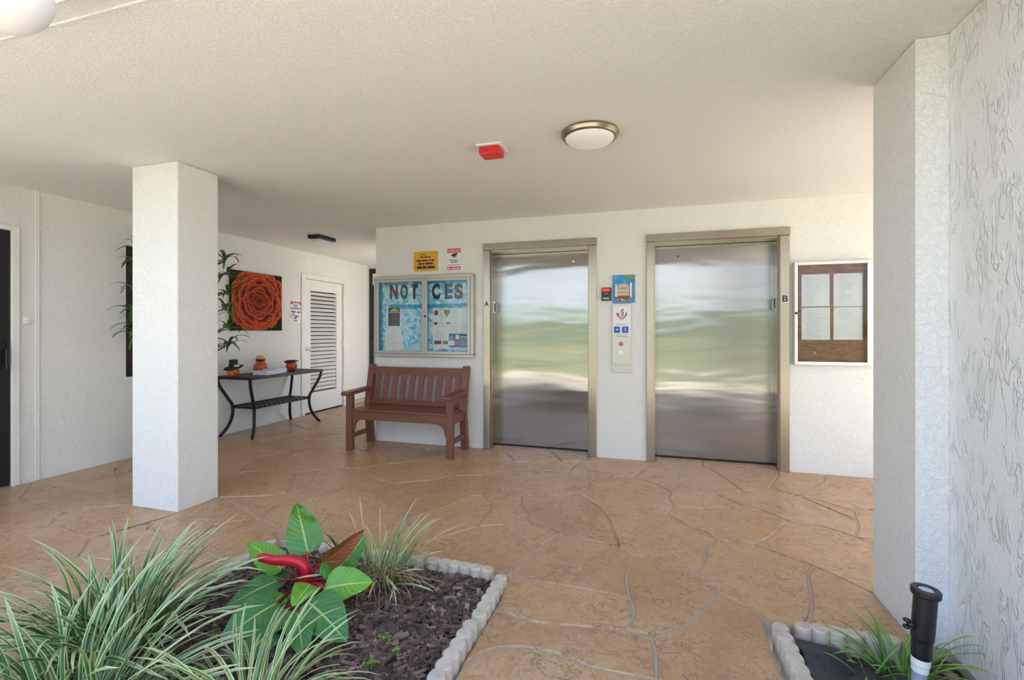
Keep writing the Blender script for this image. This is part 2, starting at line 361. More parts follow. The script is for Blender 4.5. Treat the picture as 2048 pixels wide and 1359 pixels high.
# flagstone outlines of the floor in millimetres
STONES = [[tuple(map(int, q.split(','))) for q in l.split()] for l in '''
-4504,993 -4726,992 -4964,1018 -5064,1029 -5064,237 -4307,405 -4343,613 -4425,805
-4491,996 -4413,810 -4331,617 -4294,406 -4055,381 -3811,355 -3601,356 -3432,393 -3296,457 -3206,553 -3177,695 -3192,872 -3206,1044 -3431,1077 -3672,1155 -3900,1193 -4102,1144 -4294,1055
-4501,1006 -4299,1067 -4106,1156 -3906,1205 -3888,1384 -3875,1553 -3869,1569 -3826,1657 -3836,1766 -3841,1867 -3832,1956 -3818,2033 -3821,2095 -3852,2138 -3900,2169 -3953,2203 -3950,2239 -3975,2263 -4001,2288 -4169,2299 -4399,2329 -4631,2359 -4736,2444 -4881,2547 -5025,2649 -5063,2652 -5059,1049 -5062,1041 -4962,1031 -4726,1005
538,4656 564,4565 603,4446 644,4303 682,4169 746,4213 820,4260 887,4278 910,4331 934,4387 959,4449 989,4522 1019,4602 1048,4684 1072,4768 1093,4855 1094,4941 1094,5033 472,5028 461,4951 456,4882 454,4821 452,4764 512,4726
525,4652 501,4718 444,4754 311,4753 141,4724 10,4686 -48,4647 -68,4601 -83,4549 -97,4492 -103,4430 -113,4374 -130,4328 -149,4289 -164,4258 -108,4240 -63,4206 -14,4163 28,4124 66,4081 95,4039 116,4000 130,3962 135,3929 246,3958 364,3988 466,4023 545,4067 609,4117 671,4161 631,4299 591,4442 551,4561
-5064,6114 -5064,6100 -5064,5276 -5029,5281 -4856,5305 -4699,5307 -4573,5258 -4466,5187 -4350,5157 -4216,5213 -4068,5310 -3907,5355 -3912,5542 -3918,5734 -3956,5898 -4029,6029 -4135,6133 -4301,6193 -4559,6190 -4879,6142
-5064,6127 -4881,6155 -4560,6203 -4306,6206 -4294,6456 -4280,6713 -4161,6895 -5064,7024
-2918,4249 -2920,4189 -2886,4078 -2828,3936 -2772,3798 -2731,3805 -2687,3805 -2638,3822 -2580,3869 -2514,3935 -2448,4003 -2487,4053 -2523,4101 -2578,4150 -2664,4205 -2770,4262 -2872,4310 -2894,4281
-2931,4253 -2905,4288 -2884,4316 -2980,4362 -3082,4403 -3178,4407 -3268,4346 -3357,4245 -3447,4161 -3537,4119 -3626,4094 -3663,4084 -3654,4053 -3575,3951 -3495,3847 -3434,3749 -3407,3661 -3401,3581 -3395,3508 -3299,3514 -3196,3519 -3106,3538 -3038,3586 -2979,3649 -2925,3704 -2873,3743 -2826,3774 -2784,3794 -2840,3931 -2898,4073 -2933,4187
244,1821 165,1815 86,1809 9,1804 -77,1802 -163,1801 -234,1804 -277,1814 -303,1827 -336,1837 -393,1842 -458,1844 -518,1837 -570,1821 -617,1796 -656,1757 -683,1694 -693,1653 -690,1536 -690,1199 -692,1184 -625,1170 -451,1134 -301,1127 -196,1177 -111,1257 -1,1307 153,1294 328,1250 448,1220 448,1842 405,1838 324,1829
242,1834 323,1842 404,1851 448,1856 449,2316 475,2316 462,2342 446,2374 422,2405 389,2431 347,2456 309,2484 293,2462 273,2435 249,2398 221,2340 189,2270 151,2204 104,2148 50,2095 0,2045 13,1981 15,1890 15,1817 86,1822 164,1828
-692,4592 -733,4582 -798,4584 -862,4577 -922,4549 -985,4512 -1056,4482 -1140,4461 -1231,4448 -1312,4463 -1368,4525 -1411,4612 -1462,4686 -1531,4734 -1610,4773 -1676,4805 -1661,4748 -1651,4685 -1670,4604 -1738,4486 -1833,4352 -1916,4244 -1968,4184 -2006,4150 -2037,4121 -1954,4063 -1853,3990 -1771,3930 -1728,3895 -1706,3873 -1687,3855 -1648,3878 -1605,3893 -1562,3906 -1517,3920 -1471,3932 -1428,3944 -1391,4031 -1329,4126 -1279,4193 -1262,4215 -1218,4195 -1114,4199 -976,4204 -861,4206 -800,4201 -763,4192 -735,4185 -734,4241 -732,4304 -728,4372 -718,4446 -704,4524
-678,4598 -691,4522 -705,4444 -715,4370 -719,4304 -721,4240 -722,4184 -634,4191 -540,4198 -447,4208 -352,4229 -257,4253 -178,4260 -160,4295 -142,4334 -125,4377 -116,4432 -109,4494 -95,4553 -81,4606 -58,4656 4,4698 138,4736 310,4766 439,4767 441,4822 443,4883 448,4953 458,5028 27,5033 26,4834 -627,4834 -627,4816 -629,4745 -637,4684 -650,4633
-688,4607 -662,4639 -649,4687 -642,4746 -640,4816 -641,4840 -646,4965 -647,4978 -647,5034 -1100,5034 -1034,4904 -946,4745 -860,4591 -798,4597 -734,4595
-3927,2307 -3986,2291 -3966,2273 -3936,2245 -3939,2210 -3893,2180 -3843,2148 -3811,2104 -3645,2078 -3477,2052 -3340,2051 -3241,2089 -3170,2153 -3133,2224 -3140,2304 -3181,2396 -3223,2491 -3210,2516 -3198,2538 -3191,2578 -3193,2651 -3199,2745 -3206,2839 -3079,2892 -2958,2939 -2867,2980 -2828,3019 -2816,3056 -2797,3074 -2824,3122 -2853,3173 -2894,3238 -2957,3326 -3033,3427 -3107,3525 -3194,3507 -3298,3501 -3395,3485 -3472,3452 -3544,3408 -3611,3357 -3671,3465 -3721,3560 -3769,3645 -3813,3715 -3854,3775 -3898,3839 -3832,3915 -3777,3997 -3767,4011 -3868,4038 -4034,4082 -4199,4093 -4364,4040 -4456,3992 -4531,3953 -4693,3896 -4679,3726 -4664,3554 -4590,3395 -4925,3343 -4905,3219 -4751,3123 -4596,3025 -4466,2956 -4391,2941 -4339,2954 -4249,2950 -4089,2908 -3893,2848 -3698,2790 -3666,2790 -3666,2846 -3214,2846 -3214,2504 -3453,2504 -3453,2484 -3491,2504 -3666,2504 -3666,2537 -3671,2537 -3751,2485 -3834,2433 -3900,2387 -3920,2347
-3938,2317 -3933,2351 -3910,2396 -3841,2443 -3758,2496 -3692,2539 -4082,2574 -4619,2617 -5001,2647 -4874,2558 -4728,2454 -4626,2371 -4398,2341 -4168,2312 -3999,2301
227,2679 206,2652 189,2629 224,2592 269,2542 312,2498 354,2467 396,2441 431,2414 457,2381 474,2348 486,2324 496,2316 617,2316 617,2339 633,2360 648,2379 664,2409 681,2457 700,2516 718,2582 734,2657 749,2738 766,2808 785,2859 805,2898 822,2932 750,2988 658,3056 568,3122 501,3109 427,3120 376,3137 351,3086 323,3031 302,2982 292,2942 289,2907 284,2867 274,2817 261,2762 246,2715
216,2687 234,2720 249,2766 261,2820 271,2869 276,2908 279,2944 289,2986 311,3037 339,3092 365,3143 341,3165 330,3197 315,3225 284,3247 244,3269 203,3301 166,3359 129,3425 87,3462 33,3455 -32,3421 -103,3391 -177,3376 -254,3366 -322,3356 -301,3304 -279,3238 -261,3181 -254,3140 -252,3107 -246,3076 -229,3039 -206,3000 -190,2961 -186,2922 -190,2884 -193,2850 -163,2826 -129,2800 -100,2782 -79,2781 -57,2787 -26,2783 19,2758 70,2725 113,2694 140,2675 159,2658 179,2639 196,2660
466,4009 367,3975 249,3945 136,3916 133,3878 123,3834 118,3789 127,3738 142,3682 147,3634 213,3646 286,3659 361,3681 449,3726 541,3780 611,3809
478,4015 624,3813 676,3809 716,3781 754,3744 798,3692 842,3630 881,3583 913,3562 941,3555 972,3550 1006,3549 1044,3551 1084,3541 1125,3507 1166,3463 1198,3434 1224,3491 1253,3556 1281,3632 1306,3725 1310,3741 1296,3744 1078,4144 1021,4190 956,4242 892,4266 825,4248 754,4202 682,4153 617,4106 552,4056
622,3800 546,3769 455,3715 366,3669 289,3647 215,3633 146,3621 136,3572 115,3519 96,3471 139,3433 177,3366 213,3310 251,3280 290,3258 325,3234 342,3202 352,3172 376,3150 430,3132 501,3122 566,3135 625,3188 682,3266 728,3339 758,3394 776,3443 796,3487 821,3523 847,3553 868,3578 832,3622 788,3684 745,3735 707,3771 671,3796
-1927,3070 -1844,3038 -1767,3001 -1699,2956 -1636,2906 -1590,2868 -1596,2889 -1587,2920 -1567,2963 -1532,3029 -1485,3107 -1445,3185 -1412,3265 -1385,3345 -1381,3410 -1409,3455 -1459,3490 -1513,3521 -1565,3546 -1619,3565 -1673,3589 -1724,3620 -1773,3654 -1819,3685 -1907,3622 -2020,3555 -2121,3520 -2115,3456 -2109,3388 -2098,3325 -2076,3267 -2048,3214 -2026,3170 -2011,3148 -2001,3132 -2004,3100
-1932,3058 -2007,3087 -2029,3013 -2064,2911 -2096,2836 -2109,2801 -2147,2813 -2133,2752 -2117,2680 -2097,2614 -2072,2554 -2044,2499 -2014,2442 -2014,2362 -1341,2362 -1352,2385 -1370,2424 -1382,2460 -1384,2489 -1380,2515 -1368,2542 -1384,2575 -1400,2610 -1428,2654 -1479,2715 -1541,2786 -1583,2846 -1644,2895 -1706,2945 -1773,2990 -1850,3026
448,1206 324,1237 151,1281 1,1293 -104,1246 -189,1166 -293,1116 -288,1009 -282,899 -245,804 -154,720 -29,650 105,605 145,474 184,346 205,207 403,231 607,255 801,257 976,221 1131,167 1133,894 448,894
-4036,4242 -4158,4172 -4224,4150 -4196,4106 -4032,4095 -3865,4051 -3760,4023 -3751,4035 -3725,4074
-4029,4253 -3715,4083 -3672,4095 -3629,4107 -3541,4131 -3454,4172 -3366,4254 -3277,4356 -3181,4420 -3079,4416 -2974,4374 -2871,4324 -2764,4274 -2658,4216 -2570,4160 -2513,4110 -2476,4061 -2444,4018 -2366,4076 -2285,4150 -2216,4237 -2169,4345 -2133,4467 -2102,4585 -2075,4694 -2051,4799 -2043,4834 -2600,4834 -3126,4834 -3126,5039 -3302,5094 -3456,5163 -3521,5107 -3624,5030 -3754,4962 -3894,4899 -3998,4830 -4049,4748 -4068,4658 -4073,4563 -4051,4458 -4014,4347
-4042,4254 -4027,4346 -4063,4455 -4086,4562 -4081,4659 -4062,4753 -4008,4839 -3900,4911 -3760,4974 -3631,5041 -3529,5117 -3469,5169 -3516,5190 -3717,5292 -3900,5343 -4062,5298 -4210,5202 -4343,5146 -4321,5014 -4298,4877 -4293,4749 -4321,4640 -4368,4543 -4413,4450 -4231,4161 -4163,4184
-1572,2853 -1530,2794 -1469,2723 -1417,2661 -1389,2617 -1372,2581 -1360,2556 -1345,2581 -1315,2620 -1277,2669 -1226,2741 -1167,2824 -1112,2889 -1115,3016 -1117,3146 -1133,3254 -1169,3328 -1219,3383 -1267,3436 -1304,3423 -1338,3414 -1368,3406 -1373,3342 -1400,3261 -1434,3180 -1474,3101 -1520,3022 -1555,2957 -1574,2916 -1582,2889
-2681,1864 -2567,1813 -2449,1774 -2324,1751 -2206,1740 -2206,2058 -2277,2058 -2322,2062 -2367,2065 -2425,2076 -2503,2100 -2594,2132 -2676,2161 -2690,2073 -2729,1976 -2787,1911
-2691,1854 -2798,1902 -2892,1872 -3013,1867 -3136,1862 -3199,1924 -3270,1982 -3341,2038 -3478,2039 -3647,2065 -3808,2090 -3805,2033 -3819,1954 -3828,1866 -3823,1767 -3813,1657 -3803,1539 -3863,1545 -3875,1383 -3893,1205 -3669,1167 -3428,1090 -3200,1057 -2988,1121 -2784,1230 -2607,1304 -2707,1800
-2673,1846 -2693,1799 -2595,1307 -2451,1312 -2325,1284 -2206,1258 -2206,1721 -2206,1727 -2326,1738 -2452,1761 -2572,1801
-3737,4033 -3687,3994 -3754,4008 -3766,3990 -3822,3907 -3881,3838 -3843,3782 -3802,3722 -3758,3652 -3710,3566 -3660,3471 -3612,3382 -3551,3419 -3478,3464 -3404,3496 -3414,3580 -3420,3658 -3446,3743 -3505,3839 -3585,3943 -3666,4047 -3675,4080 -3712,4070
-1142,4474 -1060,4495 -991,4523 -928,4561 -873,4587 -957,4739 -1046,4898 -1114,5034 -1694,5034 -1694,4878 -1680,4822 -1604,4784 -1525,4746 -1453,4695 -1400,4618 -1357,4532 -1305,4475 -1230,4461
2006,3895 1981,3721 1954,3543 1906,3397 1819,3306 1710,3250 1614,3200 1778,3120 1941,2985 2101,2907 2257,2947 2394,3030 2394,4075 2199,3966
1999,3907 2194,3978 2386,4087 2393,4834 1514,4834 1474,4834 1462,4798 1434,4718 1411,4653 1388,4597 1358,4539 1316,4479 1268,4417 1220,4354 1176,4286 1132,4215 1092,4151 1133,4126 1173,4103 1215,4073 1263,4023 1311,3968 1361,3939 1411,3950 1390,4009 1481,3988 1555,4031 1542,3974 1601,3960 1801,3914
1993,3894 1799,3901 1599,3947 1533,3963 1483,3974 1431,3944 1366,3927 1343,3827 1324,3745 1319,3722 1294,3628 1266,3551 1236,3486 1213,3435 1310,3386 1268,3390 1234,3399 1197,3417 1157,3454 1116,3498 1078,3529 1042,3538 1007,3536 971,3537 939,3542 908,3550 878,3570 857,3545 832,3516 808,3481 788,3438 770,3389 740,3332 693,3259 635,3179 579,3130 666,3066 758,2999 835,2939 886,2892 922,2853 952,2817 982,2781 1007,2748 1026,2723 1024,2726 1024,2736 1300,2736 1506,2736 1506,2548 1995,2408 2093,2896 1933,2974 1771,3109 1586,3200 1704,3261 1811,3316 1894,3403 1942,3546 1968,3723
-1809,3694 -1766,3665 -1717,3631 -1667,3601 -1614,3578 -1559,3558 -1507,3532 -1452,3501 -1399,3465 -1371,3419 -1341,3427 -1307,3436 -1272,3448 -1281,3496 -1290,3550 -1304,3600 -1325,3642 -1352,3681 -1377,3729 -1403,3791 -1428,3862 -1429,3930 -1467,3920 -1513,3908 -1558,3894 -1601,3881 -1643,3866 -1684,3841 -1720,3799 -1757,3745
-1823,3698 -1767,3753 -1730,3807 -1697,3846 -1715,3864 -1737,3885 -1779,3920 -1860,3979 -1962,4052 -2052,4116 -2114,4159 -2164,4194 -2209,4225 -2275,4141 -2358,4066 -2435,3998 -2505,3926 -2571,3860 -2624,3817 -2544,3760 -2456,3698 -2370,3643 -2289,3590 -2212,3545 -2128,3531 -2026,3567 -1914,3633
1024,2690 1024,2705 1016,2715 996,2740 972,2773 942,2809 912,2844 877,2882 833,2923 816,2892 797,2854 778,2805 762,2735 747,2654 731,2579 713,2513 694,2453 676,2404 659,2372 644,2352 630,2334 630,2316 1134,2316 1134,2324 1024,2324
-1158,3336 -1120,3258 -1104,3147 -1102,3017 -1099,2899 -1060,2927 -1014,2946 -970,2971 -920,3014 -871,3064 -840,3109 -835,3146 -846,3181 -862,3215 -880,3244 -903,3273 -926,3315 -947,3381 -968,3460 -987,3532 -1040,3519 -1067,3517 -1099,3510 -1151,3488 -1210,3460 -1254,3441 -1210,3392
-104,2340 -101,2325 -85,2274 -78,2223 -85,2172 -101,2121 -113,2080 -61,2085 -25,2081 -6,2057 41,2104 94,2156 140,2211 178,2276 209,2345 237,2404 262,2443 282,2470 300,2492 259,2533 214,2583 175,2624 150,2649 132,2665 106,2684 63,2714 12,2747 -30,2770 -56,2774 -78,2768 -97,2769 -109,2703 -122,2631 -130,2562 -129,2498 -122,2436 -113,2378
-119,2345 -126,2375 -135,2434 -142,2497 -143,2563 -135,2633 -122,2705 -109,2773 -137,2789 -171,2816 -203,2841 -246,2858 -290,2875 -342,2890 -416,2904 -500,2917 -562,2930 -591,2862 -622,2789 -644,2730 -652,2695 -653,2674 -652,2650 -651,2621 -648,2589 -652,2550 -667,2497 -688,2439 -706,2393 -714,2370 -716,2367 -677,2364 -620,2362 -539,2359 -414,2355 -264,2349
-116,2332 -264,2336 -415,2342 -539,2346 -621,2349 -677,2351 -718,2360 -694,2360 -689,2090 -693,2073 -678,2069 -631,2052 -574,2033 -496,2025 -377,2039 -236,2064 -127,2079 -113,2125 -98,2175 -91,2223 -98,2272 -113,2321
-2146,2749 -2162,2818 -2244,2856 -2358,2915 -2469,2974 -2516,2963 -2579,2988 -2629,3010 -2630,2925 -2631,2831 -2626,2755 -2609,2706 -2587,2675 -2572,2647 -2567,2627 -2573,2612 -2589,2596 -2549,2585 -2498,2572 -2448,2556 -2399,2536 -2352,2513 -2308,2489 -2270,2464 -2236,2438 -2200,2411 -2194,2362 -2027,2362 -2027,2439 -2055,2493 -2084,2549 -2110,2609 -2130,2677
-2495,96 -2557,-46 -2575,-223 -2582,-294 -1221,-293 -1306,344 -1533,343 -1777,327 -1999,294 -2194,249 -2367,189
-2500,108 -2373,200 -2198,262 -2008,305 -2072,594 -2206,594 -2206,750 -2206,1245 -2327,1271 -2452,1299 -2599,1294 -2779,1218 -2983,1109 -3193,1045 -3179,873 -3164,694 -3193,553
-2508,98 -3199,542 -3289,446 -3428,381 -3593,345 -3508,-294 -3500,-294 -2605,-290 -2588,-221 -2569,-43
-4356,5145 -4471,5175 -4579,5246 -4701,5293 -4855,5292 -5027,5268 -5062,5263 -5060,5251 -5060,3949 -5062,3935 -5032,3930 -4866,3905 -4701,3906 -4536,3965 -4465,4002 -4462,4057 -4340,4125 -4243,4157 -4427,4450 -4380,4549 -4334,4645 -4307,4751 -4311,4875 -4333,5012
-3095,3531 -3023,3435 -2947,3334 -2884,3246 -2842,3180 -2813,3128 -2785,3079 -2742,3073 -2688,3048 -2633,3026 -2574,3000 -2515,2976 -2473,2986 -2447,3048 -2433,3148 -2420,3260 -2406,3378 -2393,3508 -2380,3634 -2463,3687 -2551,3749 -2636,3809 -2685,3792 -2730,3792 -2774,3785 -2819,3762 -2866,3732 -2916,3694 -2970,3640 -3029,3576
-174,4247 -254,4240 -349,4216 -441,4196 -465,4127 -491,4056 -508,3995 -508,3954 -500,3921 -501,3892 -436,3943 -361,4002 -288,4056 -219,4103 -152,4145 -86,4186 -76,4200 -114,4228
-1327,2362 -732,2362 -727,2375 -718,2398 -701,2444 -680,2501 -665,2552 -661,2589 -664,2620 -665,2647 -712,2691 -760,2737 -811,2786 -863,2842 -917,2902 -968,2957 -1009,2934 -1054,2915 -1101,2882 -1157,2816 -1216,2733 -1267,2662 -1305,2612 -1334,2573 -1355,2540 -1367,2511 -1371,2488 -1369,2462 -1358,2428 -1341,2391
-800,594 -2059,594 -1995,307 -1778,340 -1534,356 -1299,356 -1085,310 -884,247 -703,256 -544,390 -400,596 -264,791 -694,713 -694,594
2390,1491 2101,1416 1700,1405 1506,1399 1506,729 2194,806 2238,1042 2316,1272
2398,1486 2328,1268 2251,1039 2207,800 2218,541 2262,271 2306,6 2394,6
2394,1505 2394,2231 2194,2313 1998,2394 1506,2534 1506,2330 1506,1412 1700,1418 2099,1429
2194,793 1506,716 1506,-294 2394,-294 2394,-6 2294,-6 2249,269 2205,540
-3190,1934 -3130,1876 -3013,1880 -2894,1885 -2801,1914 -2740,1983 -2702,2076 -2688,2170 -2707,2255 -2749,2342 -2795,2433 -2723,2494 -2655,2552 -2613,2590 -2732,2643 -2861,2700 -2973,2748 -3060,2782 -3131,2808 -3192,2826 -3187,2746 -3180,2652 -3178,2577 -3186,2533 -3198,2510 -3209,2490 -3169,2401 -3127,2307 -3120,2222 -3160,2144 -3234,2078 -3326,2043 -3262,1992
-751,2746 -703,2700 -665,2665 -666,2674 -665,2697 -656,2734 -634,2794 -603,2867 -574,2935 -605,2951 -622,2972 -642,2988 -676,2997 -716,3003 -754,3016 -785,3041 -812,3072 -833,3096 -861,3056 -912,3004 -957,2965 -908,2910 -854,2851 -801,2795
-4308,392 -5063,224 -5059,200 -5063,-294 -4500,-294 -4475,-293 -4425,-124 -4343,150
-4294,393 -4331,147 -4412,-128 -4462,-293 -3521,-293 -3606,343 -3811,342 -4056,368
-4268,6709 -4281,6455 -4293,6204 -4128,6145 -4019,6037 -3947,5907 -3126,6037 -3126,6050 -3126,6990 -3420,6982 -3840,6971 -4146,6894
-4150,6907 -3842,6984 -3421,6995 -3126,7003 -3126,7594 -5064,7594 -5064,7050 -5064,7037
1207,4063 1166,4092 1126,4115 1098,4132 1304,3756 1313,3754 1330,3830 1353,3929 1303,3958 1253,4014
-1341,3687 -1314,3648 -1292,3605 -1277,3553 -1268,3499 -1260,3453 -1215,3472 -1157,3500 -1103,3522 -1069,3530 -1042,3532 -984,3546 -857,3582 -698,3631 -579,3685 -530,3747 -518,3817 -514,3879 -513,3920 -521,3952 -521,3997 -503,4060 -478,4132 -456,4194 -539,4185 -633,4178 -729,4171 -766,4179 -802,4188 -862,4193 -975,4191 -1114,4186 -1220,4182 -1256,4190 -1270,4183 -1319,4118 -1379,4025 -1417,3937 -1415,3864 -1391,3795 -1365,3734
-2715,2484 -2779,2430 -2738,2347 -2694,2259 -2676,2175 -2589,2144 -2499,2112 -2422,2088 -2365,2078 -2321,2074 -2277,2071 -2206,2071 -2206,2355 -2212,2404 -2244,2428 -2277,2454 -2315,2478 -2358,2502 -2404,2524 -2452,2544 -2501,2559 -2552,2573 -2599,2585 -2647,2542
-34,638 -161,710 -249,790 -389,589 -534,381 -693,248 -526,-294 -500,-294 150,-294 166,-160 188,28 193,200 171,343 133,470 95,595
-451,3564 -402,3507 -369,3458 -346,3413 -327,3369 -255,3379 -179,3389 -107,3403 -38,3433 29,3467 84,3475 103,3524 123,3576 134,3627 129,3680 114,3735 105,3788 110,3836 120,3880 124,3921 117,3959 104,3995 84,4032 55,4073 19,4115 -23,4154 -66,4192 -77,4176 -145,4134 -212,4092 -281,4046 -353,3992 -428,3932 -501,3875 -505,3815 -518,3742 -566,3680 -511,3624
-461,3555 -520,3615 -576,3672 -694,3618 -853,3570 -974,3535 -955,3463 -935,3385 -914,3321 -892,3280 -869,3252 -850,3222 -834,3186 -821,3147 -827,3109 -802,3081 -776,3051 -748,3028 -713,3016 -673,3010 -636,3000 -613,2981 -596,2961 -564,2944 -498,2929 -414,2917 -339,2903 -285,2887 -241,2870 -206,2856 -203,2885 -200,2922 -203,2958 -218,2995 -240,3033 -259,3071 -265,3106 -267,3138 -274,3178 -291,3234 -313,3299 -337,3359 -358,3408 -380,3452 -412,3499
-3180,2836 -3127,2820 -3055,2794 -2968,2760 -2855,2712 -2727,2655 -2602,2600 -2584,2619 -2580,2628 -2584,2643 -2598,2668 -2621,2700 -2639,2752 -2644,2830 -2643,2925 -2642,3016 -2693,3036 -2746,3060 -2787,3066 -2805,3049 -2817,3012 -2860,2969 -2953,2927 -3074,2880
2007,2404 2199,2325 2386,2247 2393,3014 2262,2935 2106,2895
-2157,4205 -2106,4170 -2048,4129 -2014,4159 -1977,4193 -1926,4252 -1844,4359 -1749,4493 -1682,4609 -1664,4685 -1674,4746 -1692,4816 -1699,4867 -1694,4834 -2021,4834 -2030,4834 -2038,4796 -2062,4691 -2090,4582 -2121,4463 -2156,4341 -2202,4236
-886,234 -1089,297 -1292,342 -1208,-294 -1200,-294 -540,-294 -705,243
-4236,4146 -4335,4113 -4449,4049 -4452,4009 -4369,4052 -4210,4104
-3666,2550 -3666,2777 -3699,2777 -3896,2836 -4092,2895 -4251,2937 -4338,2941 -4391,2927 -4470,2943 -4602,3013 -4758,3112 -4916,3211 -4938,3341 -5062,3317 -5060,3301 -5060,2670 -5022,2662 -4618,2630 -4081,2587 -3672,2551
-2037,3164 -2059,3208 -2087,3262 -2110,3321 -2122,3386 -2128,3455 -2134,3519 -2216,3533 -2296,3579 -2368,3626 -2380,3507 -2393,3377 -2407,3258 -2420,3146 -2435,3044 -2460,2983 -2352,2927 -2238,2868 -2153,2828 -2123,2814 -2108,2841 -2077,2916 -2041,3017 -2018,3097 -2015,3129 -2022,3141
-694,1171 -694,726 -259,805 -295,896 -301,1009 -306,1114 -453,1121 -627,1157
1098,4842 1084,4765 1060,4680 1032,4597 1001,4517 971,4444 946,4382 922,4326 901,4277 957,4255 1001,4312 1083,4161 1121,4222 1165,4293 1210,4361 1258,4425 1306,4486 1347,4546 1376,4602 1398,4658 1422,4722 1450,4802 1460,4834 1094,4834
-3126,5053 -3126,6023 -3942,5895 -3905,5736 -3899,5543 -3894,5355 -3712,5304 -3510,5202 -3454,5177 -3298,5106
-13,2045 -32,2069 -61,2072 -121,2067 -234,2051 -375,2026 -496,2012 -577,2020 -636,2040 -682,2057 -694,2060 -699,1664 -696,1698 -667,1764 -625,1807 -575,1833 -521,1850 -459,1857 -392,1855 -334,1850 -298,1840 -272,1826 -232,1817 -163,1814 -78,1815 2,1817 2,1890 0,1980
163,-294 1133,-294 1131,153 972,209 799,243 608,242 404,218 206,194 201,27 179,-162
-4677,3550 -4692,3725 -4706,3893 -4867,3892 -5034,3918 -5064,3922 -5064,3330 -4934,3355 -4610,3405
1029,4201 1072,4161 999,4288 969,4249
'''.strip().splitlines()]

# ------------------------------------------------------------------ materials
def stucco(col, scale, dist, heavy=False):
    def f(k, b):
        v = k.coord('Object')
        a = k.noise(v, scale, 4, 0.55, 0.8)
        ridge = k.ramp(a, [(0.40, (0, 0, 0)), (0.5, (1, 1, 1)), (0.60, (0, 0, 0))])
        fine = k.noise(v, scale * 4.5, 3)
        h = k.math('ADD', k.math('MULTIPLY', ridge, 0.7), k.math('MULTIPLY', fine, 0.5))
        if heavy:
            v2 = k.coord('Object', (1, 1.6, 0.42), (0.25, 0, 0))
            c = k.noise(v2, 13, 3, 0.5, 1.2)
            line = k.ramp(c, [(0.45, (0, 0, 0)), (0.49, (1, 1, 1)), (0.51, (1, 1, 1)), (0.55, (0, 0, 0))])
            mask = k.ramp(k.noise(k.coord('Object', (1, 1, 0.8)), 11, 3), [(0.44, (0, 0, 0)), (0.60, (1, 1, 1))])
            h = k.math('ADD', k.math('MULTIPLY', h, 0.18), k.math('MULTIPLY', line, mask))
        t = k.noise(v, 1.3, 4)
        k.t.links.new(k.mix(t, tuple(x * 0.965 for x in col), col), b.inputs['Base Color'])
        bump(k, b, h, 0.75, dist)
    return f
WHITE = (0.83, 0.82, 0.80)
M_WALL = mat('white_stucco', rough=0.85, build=stucco(WHITE, 34, 0.004))
M_CEIL = mat('ceiling_stucco', rough=0.9, build=stucco((0.83, 0.815, 0.79), 55, 0.003))
M_COLU = mat('column_stucco', rough=0.85, build=stucco((0.85, 0.84, 0.825), 38, 0.0035))
M_HEAVY = mat('heavy_stucco', rough=0.7, build=stucco((0.84, 0.84, 0.84), 30, 0.009, True))
M_PAINT = mat('white_paint', (0.80, 0.79, 0.765), 0.45)
M_TRIM = mat('cream_trim', (0.80, 0.765, 0.69), 0.5)

def f_stone(k, b):
    v = k.coord('Object')
    oi = k.n('ShaderNodeObjectInfo')
    base = k.ramp(oi.outputs['Random'], [(0.0, (0.44, 0.228, 0.108)), (0.3, (0.52, 0.288, 0.140)), (0.6, (0.50, 0.305, 0.162)), (0.8, (0.56, 0.300, 0.138)), (1.0, (0.50, 0.325, 0.185))])
    m1 = k.noise(v, 2.2, 5, 0.6, 0.4)
    c = k.mix(k.ramp(m1, [(0.3, (0, 0, 0)), (0.75, (1, 1, 1))]), base, (0.58, 0.375, 0.215))
    m2 = k.noise(v, 9, 4, 0.6, 1.0)
    c = k.mix(k.ramp(m2, [(0.52, (0, 0, 0)), (0.85, (0.75, 0.75, 0.75))]), c, (0.36, 0.16, 0.065))
    cv = k.ramp(k.noise(k.coord('Object', (1, 1.4, 1), (0, 0, 0.9)), 5.0, 4, 0.6, 1.8), [(0.485, (0, 0, 0)), (0.5, (.85, .85, .85)), (0.515, (0, 0, 0))])
    c = k.mix(cv, c, (0.38, 0.19, 0.09))
    cw = k.ramp(k.noise(k.coord('Object', (1.5, 1, 1), (0, 0, 0.3)), 8.0, 3, 0.6, 1.6), [(0.44, (0, 0, 0)), (0.455, (.7, .7, .7)), (0.47, (0, 0, 0))])
    c = k.mix(cw, c, (0.68, 0.47, 0.29))  # light and dark of the stamped relief lines put into the colour
    sp = k.noise(v, 60, 2)
    c = k.mix(k.ramp(sp, [(0.68, (0, 0, 0)), (0.74, (1, 1, 1))]), c, (0.36, 0.18, 0.09))
    k.t.links.new(c, b.inputs['Base Color'])
    l = k.noise(k.coord('Object', (1, 1.5, 1), (0, 0, 0.5)), 6.5, 3, 0.55, 1.4)
    line = k.ramp(l, [(0.478, (0, 0, 0)), (0.5, (1, 1, 1)), (0.506, (0.2, 0.2, 0.2)), (0.53, (0, 0, 0))])
    mask = k.ramp(k.noise(v, 3.2, 2), [(0.44, (0, 0, 0)), (0.58, (1, 1, 1))])
    h = k.math('ADD', k.math('MULTIPLY', line, mask), k.math('MULTIPLY', k.noise(v, 7, 5, 0.6, 0.6), 0.9))
    bump(k, b, k.math('ADD', h, k.math('MULTIPLY', cw, 0.5)), 0.8, 0.011)
    r = k.ramp(k.noise(v, 4, 3), [(0.3, (0.26, 0.26, 0.26)), (0.8, (0.42, 0.42, 0.42))])
    k.t.links.new(r, b.inputs['Roughness'])
M_STONE = mat('stamped_stone', build=f_stone)
M_JOINT = mat('joint_grout', (0.43, 0.35, 0.275), 0.75)
M_CONC = mat('pale_concrete', (0.53, 0.475, 0.40), 0.85)

